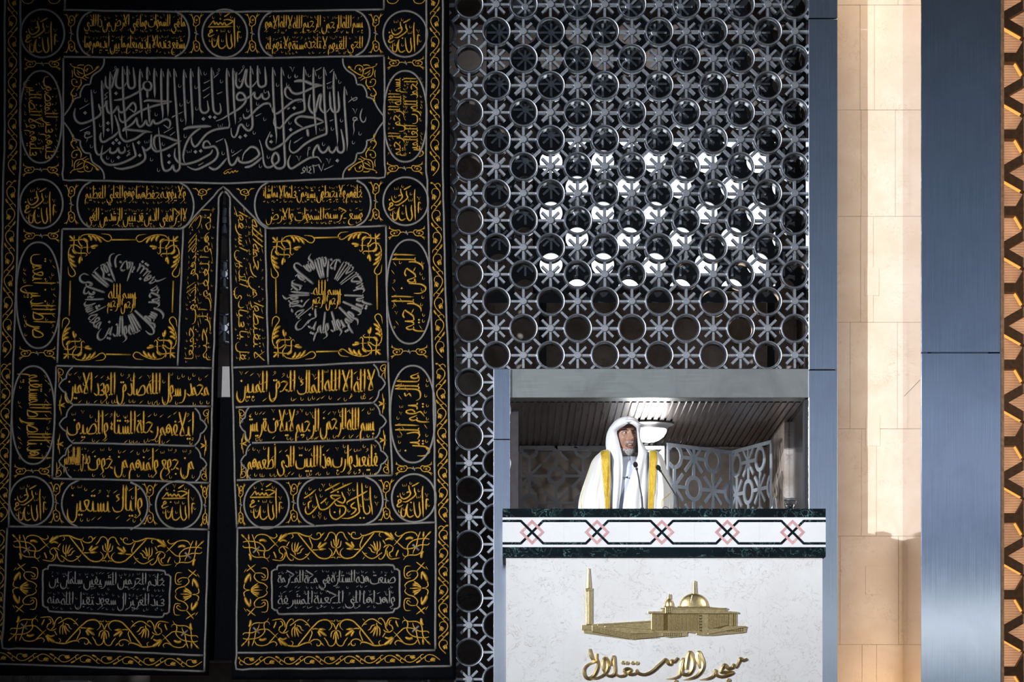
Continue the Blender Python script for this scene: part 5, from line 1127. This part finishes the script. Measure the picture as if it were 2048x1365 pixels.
IN = '''1700,215 1705,500 1740,760 1752,910|1495,130 1518,500 1545,780 1600,880 1675,855 1692,760 1655,670|1388,115 1398,500 1430,750 1432,840 1330,930 1200,985 1080,990 1005,985|1635,325 1400,460 1150,590 1152,660|1330,595 1245,670 1260,730 1355,760 1320,840 1225,900|1010,345 1050,450 1092,530 1050,615 950,590 875,545|985,445 870,435 755,440 775,495 870,545|990,475 880,540 800,620 700,720 600,775 500,770 450,680 410,530 368,385|430,680 330,805 230,885 160,870 130,780 148,695|840,615 900,680 1050,690 1112,760 1080,870 980,960 880,1015 790,980 728,880 722,740|970,745 960,925|600,325 790,225 975,125|730,375 1000,245 1265,125|95,505 250,410 390,285|495,635 580,570 655,490|290,560 220,600 205,650 212,770'''
def roundel(src, mid, R, cx, cy, r, w, ticks=(), dts=(), vs=(), sh=(), ry=None):
    e = Emb(); k = r / R; ky = (ry or r) / R; T = lambda x, y: (cx + (x - mid[0]) * k, cy + (y - mid[1]) * ky)
    for s in src.split('|'): e.stroke([tuple(float(v) for v in p.split(',')) for p in s.split(' ')], w, T, tap=(.6, .3), n=4)
    for p in ticks: e.tick(*T(*p), w * .9)
    for p in dts: e.dot(*T(*p), w * .7)
    for p in vs: e.vee(*T(*p), w * 1.1)
    for p in sh: e.shad(*T(*p), w * 1.1)
    return emb(gi, e, 'gold')
for (cx, cy, r, ry) in ((85, 67, 44, 48), (811, 68, 44, 46), (83, 408, 43, 49), (812, 403, 45, 48), (63, 1003, 44, 49), (828, 997, 44, 48)):
    roundel(AR, (655, 735), 640, cx, cy, r, 4.0, ((355, 610), (360, 1020), (570, 1040), (235, 1080), (800, 530), (560, 330), (1080, 920)), ((570, 850), (190, 690)), ((1025, 650),), ((385, 390), (790, 700)), ry)
for (cx, cy, r, ry) in ((450, 67, 45, 48), (358, 1011, 46, 48), (533.5, 1009, 45, 49)):
    roundel(HA, (600, 670), 590, cx, cy, r, 4.0, ((295, 270), (770, 260), (210, 840), (335, 820), (535, 840), (710, 610), (1005, 745)), ((390, 595), (480, 310)), ((485, 190), (955, 520)), ((550, 605),), ry)
roundel(IN, (990, 560), 980, 682, 1002, 81, 4.3, ((240, 270), (150, 370), (490, 290), (735, 170), (1060, 160), (820, 270), (1190, 290), (1300, 290), (1610, 210), (1480, 670), (1830, 460), (510, 440), (100, 630), (330, 690), (1180, 800), (480, 860), (330, 940), (610, 980)), ((840, 840), (1460, 980), (1545, 980), (920, 350)), ((565, 190), (260, 490), (1190, 390), (645, 620), (1855, 630), (480, 950)), ((1620, 520),))
# ---- gold scrollwork
def vine(name, path, n, amp, w=2.7, ph=0):
    e = Emb(); P = path; L = [0]
    for a, b in zip(P, P[1:]): L.append(L[-1] + math.hypot(b[0] - a[0], b[1] - a[1]))
    def at(s):
        s = max(0, min(L[-1], s)); k = max(i for i in range(len(L)) if L[i] <= s + 1e-6); k = min(k, len(P) - 2); t = (s - L[k]) / (L[k + 1] - L[k]); a, b = P[k], P[k + 1]; l = L[k + 1] - L[k]
        return a[0] + (b[0] - a[0]) * t, a[1] + (b[1] - a[1]) * t, (b[0] - a[0]) / l, (b[1] - a[1]) / l
    H = L[-1] / n
    def q(s, o):
        x, y, dx, dy = at(s); return (x - dy * o, y + dx * o)
    for k in range(n):
        sg = 1 if (k + ph) % 2 else -1; s0 = k * H; A = amp * sg
        e.stroke([q(s0, -A * .55), q(s0 + H * .18, A * .1), q(s0 + H * .42, A * .92), q(s0 + H * .68, A * .75), q(s0 + H * .92, -A * .15), q(s0 + H, -A * .55)], w, n=4, tap=(.8, .8))
        e.stroke([q(s0 + H * .34, A * .72), q(s0 + H * .26, A * .1), q(s0 + H * .30, -A * .62), q(s0 + H * .46, -A * .88), q(s0 + H * .60, -A * .55)], w * .75, n=3, tap=(1, .6))
        e.stroke([q(s0 + H * .52, -A * .62), q(s0 + H * .64, -A * .35), q(s0 + H * .78, -A * .22)], w * 2.5, n=3, tap=(.5, .15), h=.005); e.stroke([q(s0 + H * .56, -A * .55), q(s0 + H * .60, -A * .05), q(s0 + H * .68, A * .12)], w * 1.1, n=2, tap=(.8, .1)); e.stroke([q(s0 + H * .55, -A * .6), q(s0 + H * .70, -A * .75), q(s0 + H * .78, -A * .7)], w * 1.1, n=2, tap=(.8, .1))
        e.stroke([q(s0 + H * .02, -A * .5), q(s0 - H * .06, -A * .85), q(s0 - H * .20, -A * 1.15)], w * 1.7, n=3, tap=(.6, .12)); e.stroke([q(s0 + H * .10, -A * .2), q(s0 + H * .02, A * .5), q(s0 + H * .10, A * 1.0), q(s0 + H * .2, A * 1.05)], w * .9, n=3, tap=(1, .5))
    return emb(name, e, 'gold')
vine('vine_border', [(870, -20), (870, 180), (870, 352)], 9, 8.5); vine('vine_border', [(871, 366), (876, 540), (881, 716)], 8, 9); vine('vine_border', [(881, 728), (885, 890), (887, 1045)], 8, 9); vine('vine_border', [(887, 1052), (887, 1180), (887, 1308)], 7, 9, ph=1)
vine('vine_border', [(25, -20), (25, 180), (25, 350)], 9, 8.5, ph=1); vine('vine_border', [(23, 362), (18, 540), (13, 716)], 8, 9, ph=1); vine('vine_border', [(13, 728), (9, 890), (6, 1045)], 8, 9, ph=1); vine('vine_border', [(0, 1060), (-2, 1180), (-5, 1290)], 6, 9)
vine('vine_border', [(-20, 1313), (200, 1320), (404, 1328)], 10, 7.5); vine('vine_border', [(478, 1323), (690, 1321), (880, 1317)], 10, 7.5, ph=1)
BR = ([(0, 0), (-.10, -.20), (-.02, -.36), (.34, -.46), (.44, -.66), (.20, -.86), (-.16, -.86), (-.30, -.66), (-.14, -.52), (.08, -.56)], [(-.02, -.34), (-.40, -.42), (-.36, -.62), (-.58, -.88), (-1.0, -.96)], [(.40, -.56), (.50, -.80), (.98, -.97)], [(.02, -.62), (.12, -.74)], [(-.55, -.86), (-.70, -1.0)], [(.52, -.80), (.72, -1.02)])
def bracket(cx, cy, hw_, hh, rot=False, half=0, sx=1):
    e = Emb()
    for sy in ((1,) if half == 1 else (-1,) if half == -1 else (1, -1)):
        T = (lambda u, v: (cx + v * sy * hw_, cy + u * hh * sx)) if rot else (lambda u, v: (cx + u * hw_ * sx, cy + v * sy * hh))
        for i, s in enumerate(BR): e.stroke(s, (2.6, 2.5, 2.5, 5.5, 3.0, 3.0)[i], T, tap=(.8, .4), n=3)
    emb('corner_spray', e, 'gold')
    if not half:
        g_ = Emb(); T = (lambda u, v: (cx + v * hw_, cy + u * hh)) if rot else (lambda u, v: (cx + u * hw_, cy + v * hh))
        g_.stroke([(-.3, -.05), (0, 0), (.3, .05)], 3, T, n=2); g_.stroke([(0, -.12), (0, .12)], 3, T); emb('silver_knot', g_, 'silver')
for a in ((143, 67), (393, 67), (505, 67), (752, 67), (143, 409), (752, 403)): bracket(a[0], a[1], 15, 40)
for a in ((113, 1006), (300, 1009), (588, 1006), (773, 1001)): bracket(a[0], a[1], 16, 42)
bracket(410, 1012, 10, 42, sx=-1); bracket(482, 1010, 10, 42)
for a in ((85, 128, 1), (82, 340, 1), (812, 126, 1), (810, 337, 1), (83, 472, 1), (75, 707, 1), (814, 466, 1), (819, 704, 1), (65, 943, 1), (828, 938, 1)): bracket(a[0], a[1], 37, 14, True)
bracket(405, 400, 20, 24, half=1); bracket(490, 400, 20, 24, half=1, sx=-1)
for (x, y) in ((55, 8), (108, 8), (785, 8), (838, 8)):
    e = Emb(); e.stroke([(x - 12, -6), (x - 8, 5), (x + 4, 7), (x + 12, 0), (x + 10, -8)], 2.6, n=3); emb('corner_spray', e, 'gold')
def fill_curl(x, y, s, fy):
    e = Emb(); T = lambda u, v: (x + u * s, y + v * fy)
    e.stroke([(0, 0), (7, 1), (11, 7), (7, 13), (2, 10), (5, 6)], 2.5, T, n=3); e.stroke([(0, 1), (2, 16), (1, 30)], 2.6, T, n=3, tap=(.8, .1)); e.stroke([(2, 14), (8, 20), (7, 27)], 2.2, T, n=2, tap=(.8, .2)); emb('corner_spray', e, 'gold')
def fill_palm(x, y, s):
    e = Emb()
    for (u, v) in ((0, 12), (0, -12), (11, 5), (11, -5), (3, 22), (3, -22)): e.stroke([(x, y), (x + s * u * .6, y + v * .45), (x + s * u, y + v)], 3.6 if abs(v) < 20 else 2.4, n=2, tap=(.6, .15))
    e.stroke([(x - s * 4, y), (x + s * 9, y)], 4, tap=(.4, .2)); emb('corner_spray', e, 'gold')
for (x, y, s) in ((116, 738, 1), (112, 954, 1), (418, 820, -1), (414, 961, -1), (772, 730, -1), (778, 947, -1), (478, 820, 1), (481, 956, 1)): fill_curl(x, y, s, 1 if y in (738, 820, 730) else -1)
for (x, y, s) in ((120, 811, 1), (117, 889, 1), (412, 892, -1), (768, 808, -1), (770, 881, -1), (484, 888, 1)): fill_palm(x, y, s)
# corners of the main panel
CO = '''3:170,240 260,310 370,380 440,400 520,465|6:160,225 235,265|2.4:290,290 310,225 370,198 440,230 445,290 390,335|5:380,255 405,315|2.8:445,405 465,300 520,260 640,240 725,195|2.8:645,240 645,340 600,420 480,450 395,505|2.6:475,375 560,330 600,285|2.4:540,405 605,330|3:450,200 540,195 595,225|2.4:690,290 680,380 692,445|4:700,190 735,170|3:520,470 510,560 560,640 605,700|2.4:555,620 640,612 690,560 692,490 640,468 600,500|5:600,550 600,500|3:640,640 700,720 705,780 640,805 598,780 625,745|3:692,760 672,850 672,900|6:668,850 674,945|2.4:440,400 410,440 350,450|2.4:560,640 530,660'''
for mx in (0, 1):
    for my in (0, 1):
        e = Emb()
        for s in CO.split('|'):
            w_, ps = s.split(':'); e.stroke([tuple(float(v) for v in p.split(',')) for p in ps.split(' ')], float(w_), lambda x, y: (((680 + x / 9.75) if not mx else 895 - (680 + x / 9.75)), ((110 + y / 9.75) if not my else 474 - (110 + y / 9.75))), n=3, tap=(.8, .3))
        emb('corner_arabesque', e, 'gold')
# corners and rods of the roundel panels
ME = '''4:270,215 330,145 450,118 600,128 720,170 800,212 870,265 950,275 1000,205 960,140 900,118 760,105|8:470,130 530,190 540,275|8:550,140 620,190 665,275|8:650,160 715,220 775,315|4.5:50,255 200,250 330,235 400,265 445,330 450,440 450,515 490,555 525,505|7:350,215 430,250 455,330|4:50,372 180,358 280,420 350,450|3:330,415 530,412|8:525,412 600,385 700,372|5:535,420 600,435 640,420|6:40,150 110,220 155,262|5:150,140 152,262|3:265,150 262,320 350,380'''
MS = []
for s in ME.split('|'):
    w_, ps = s.split(':'); pts = [tuple(float(v) for v in p.split(',')) for p in ps.split(' ')]; MS.append((float(w_), pts)); MS.append((float(w_), [(50 + (y - 150) * .97, 150 + (x - 40) * .97) for x, y in pts]))
for (q, rods) in ((((545, 474), (761, 467), (762, 711), (547, 716)), ((628, 476, 682, 475), (552, 555, 553, 628), (754, 548, 755, 620), (632, 704, 684, 703))), (((139, 471), (357, 472), (351, 717), (127, 719)), ((222, 480, 273, 480), (141, 562, 139, 632), (347, 562, 345, 626), (212, 709, 262, 710)))):
    xs = [p[0] for p in q]; ys_ = [p[1] for p in q]
    for c, (fx, fy) in enumerate(((1, 1), (-1, 1), (-1, -1), (1, -1))):
        e = Emb(); ox, oy = q[c]
        for w_, pts in MS: e.stroke(pts, w_ * .8, lambda x, y: (ox + fx * (x - 40) / 11.375, oy + fy * (y - 140) / 11.375), n=3, tap=(.7, .25))
        emb('corner_arabesque', e, 'gold')
    for a, b, c, d in rods:
        e = Emb(); e.stroke([(a, b), (c, d)], 4, tap=(1, 1)); emb('gold_rod', e, 'gold')
# floral scroll frames at the foot
FL = '''4:40,160 130,250 190,340 200,450 230,560 330,620 480,620 560,660 600,720|4:60,310 150,290 350,310 460,370 520,460 500,560 530,640 600,630 615,575|4:60,380 100,420 250,420 400,480 560,490 640,440 790,300|4:250,150 300,280 330,430 390,540 400,600|4:310,245 350,180 450,155 570,180 640,250 740,360 800,420|4:570,185 700,240 770,190 740,140|10:800,300 890,215 1000,150|6:820,310 900,280 985,312|6:800,290 840,220 872,155|8:400,290 470,270 560,305|8:190,540 220,600 225,690|6:30,150 120,240|6:180,150 190,300|5:960,170 1050,145 1200,140 1300,180 1400,210 1470,200 1490,160|3:1080,150 1105,210 1060,250|5:1200,150 1300,270 1400,390 1480,490 1560,570 1640,640 1750,670 1850,650 1910,570 1890,500 1840,455|4:1430,220 1470,320 1500,400 1480,480|4:1460,220 1530,270 1620,270 1680,220 1660,150 1600,150 1600,195|5:1680,210 1755,135|4:1150,600 1140,540 1090,490 1080,400 1092,325|4:1140,530 1138,420 1147,322|5:1160,530 1190,420 1222,325|4:1180,530 1230,440 1292,388|4:1180,560 1250,540 1280,480 1335,447|4:1040,560 1100,600 1200,670 1300,670 1400,600 1460,520|3:1350,575 1420,570 1460,520|3:1400,640 1445,692|4:820,450 880,410 960,420 1015,465|4:900,420 960,500 980,600 1050,690 1110,680 1100,640|4:940,520 930,620 870,690 780,690 665,670|4:810,450 830,530 890,570 870,640 830,650|5:700,510 740,600 750,650|4:970,400 1000,350 1030,305|4:1500,485 1580,490 1640,480|8:1640,480 1785,472|8:1630,460 1720,400 1805,340|7:1620,440 1650,390 1682,325|4:1750,310 1810,230 1850,150 1920,140 1980,200 1990,330 1995,450|4:1890,310 1910,420 1990,460|4:1940,270 1960,370 1995,450|4:1995,460 1960,560 1910,620|3:1880,650 1960,640 1975,680'''
SD = '''4:100,100 170,50 245,-5|4:120,0 200,90 240,130|4:240,130 220,190 280,260 370,290 420,340 400,385|3.5:240,130 330,130 390,170 370,205 325,170|3.5:330,230 410,230 432,150 410,60 325,55|10:165,140 110,200 75,285|4:75,280 62,350 110,382|5:160,150 165,210 160,260|4:90,390 170,385|4:170,380 210,330 285,308|4:170,385 230,350 305,348|5:170,385 345,385|4:170,390 220,420 305,452|4:170,400 220,450 285,492|3:100,60 60,120'''
def flower_frame(q):
    (x0, y0), (x1, y1), (x2, y2), (x3, y3) = q
    def B(px, py):
        u, v = (px - 484) / 381.6, (py - 1068) / 225.6; return ((1 - u) * (1 - v) * x0 + u * (1 - v) * x1 + u * v * x2 + (1 - u) * v * x3, (1 - u) * (1 - v) * y0 + u * (1 - v) * y1 + u * v * y2 + (1 - u) * v * y3)
    for my in (0, 1):
        for mx in (0, 1):
            for src, o_, s_ in ((FL, (480, 1055), 10.24), (SD, (480, 1130), 7.585)):
                e = Emb()
                for st2 in src.split('|'):
                    w_, ps = st2.split(':'); pts = [(o_[0] + float(p.split(',')[0]) / s_, o_[1] + float(p.split(',')[1]) / s_) for p in ps.split(' ')]
                    pts = [((1349.6 - x) if mx else x, (2361.6 - y) if my else y) for x, y in pts]; e.stroke(pts, float(w_) * .78, B, n=3, tap=(.75, .3))
                emb('flower_scroll', e, 'gold')
            g_ = Emb(); P = [(480 + 275 / 10.24, 1055 + 530 / 10.24), (480 + 410 / 10.24, 1055 + 405 / 10.24)]; P = [((1349.6 - x) if mx else x, (2361.6 - y) if my else y) for x, y in P]; g_.stroke(P, 4.6, B, tap=(1, 1)); emb('silver_knot', g_, 'silver')
flower_frame([(484, 1068), (861, 1062), (860, 1292), (484, 1295)]); flower_frame([(26, 1068), (407, 1081), (397, 1300), (18, 1284)])
# ---------------------------------------------------------------- geometric lattice at the right edge
yl = -0.55
gl = thing('wooden_lattice', 'dark geometric lattice with amber backlit panes at the right edge', 'lattice', (WX(2030, yl), yl, 0))
def gbar(mb, x0, y0, x1, y1, w, yf, d=.10):
    l = math.hypot(x1 - x0, y1 - y0); nx, ny = -(y1 - y0) / l * w / 2, (x1 - x0) / l * w / 2
    mb.prism([(WX(x0 + nx, yl), WZ(y0 + ny, yl)), (WX(x1 + nx, yl), WZ(y1 + ny, yl)), (WX(x1 - nx, yl), WZ(y1 - ny, yl)), (WX(x0 - nx, yl), WZ(y0 - ny, yl))], yl + yf, yl + yf + d)
n_ = 0
for k in range(-2, 10):
    ya = 37 + 153.6 * k; ybn = ya + 77
    mb = MB(); gbar(mb, 1999, ya, 2085, ya - 49, 17, 0); obj('bar', mb, 'wood', gl, bevel=.002)
    mb = MB(); gbar(mb, 1999, ya, 2085, ya + 49, 17, .001); obj('bar', mb, 'wood', gl, bevel=.002)
    mb = MB(); gbar(mb, 1996, ybn, 2040, ybn, 18, .002); obj('bar', mb, 'wood', gl, bevel=.002)
    mb = MB(); gbar(mb, 2036, ybn + 3, 2062, ybn - 42, 17, .003); obj('bar', mb, 'wood', gl, bevel=.002)
    mb = MB(); gbar(mb, 2036, ybn - 3, 2062, ybn + 42, 17, .004); obj('bar', mb, 'wood', gl, bevel=.002)
    mb = MB(); gbar(mb, 2004, ya + 13.5, 2043, ya + 35.5, 2.0, .03, .05); obj('led_strip', mb, 'led', gl)
    mb = MB(); gbar(mb, 2031.5, ybn + 10.5, 2045, ybn + 33.5, 1.7, .03, .05); obj('led_strip', mb, 'led', gl)
obj('pane', MB().box(WX(1998, yl), WX(2120, yl), yl + .11, yl + .13, WZ(1500, yl), WZ(-200, yl)), 'pane', gl)
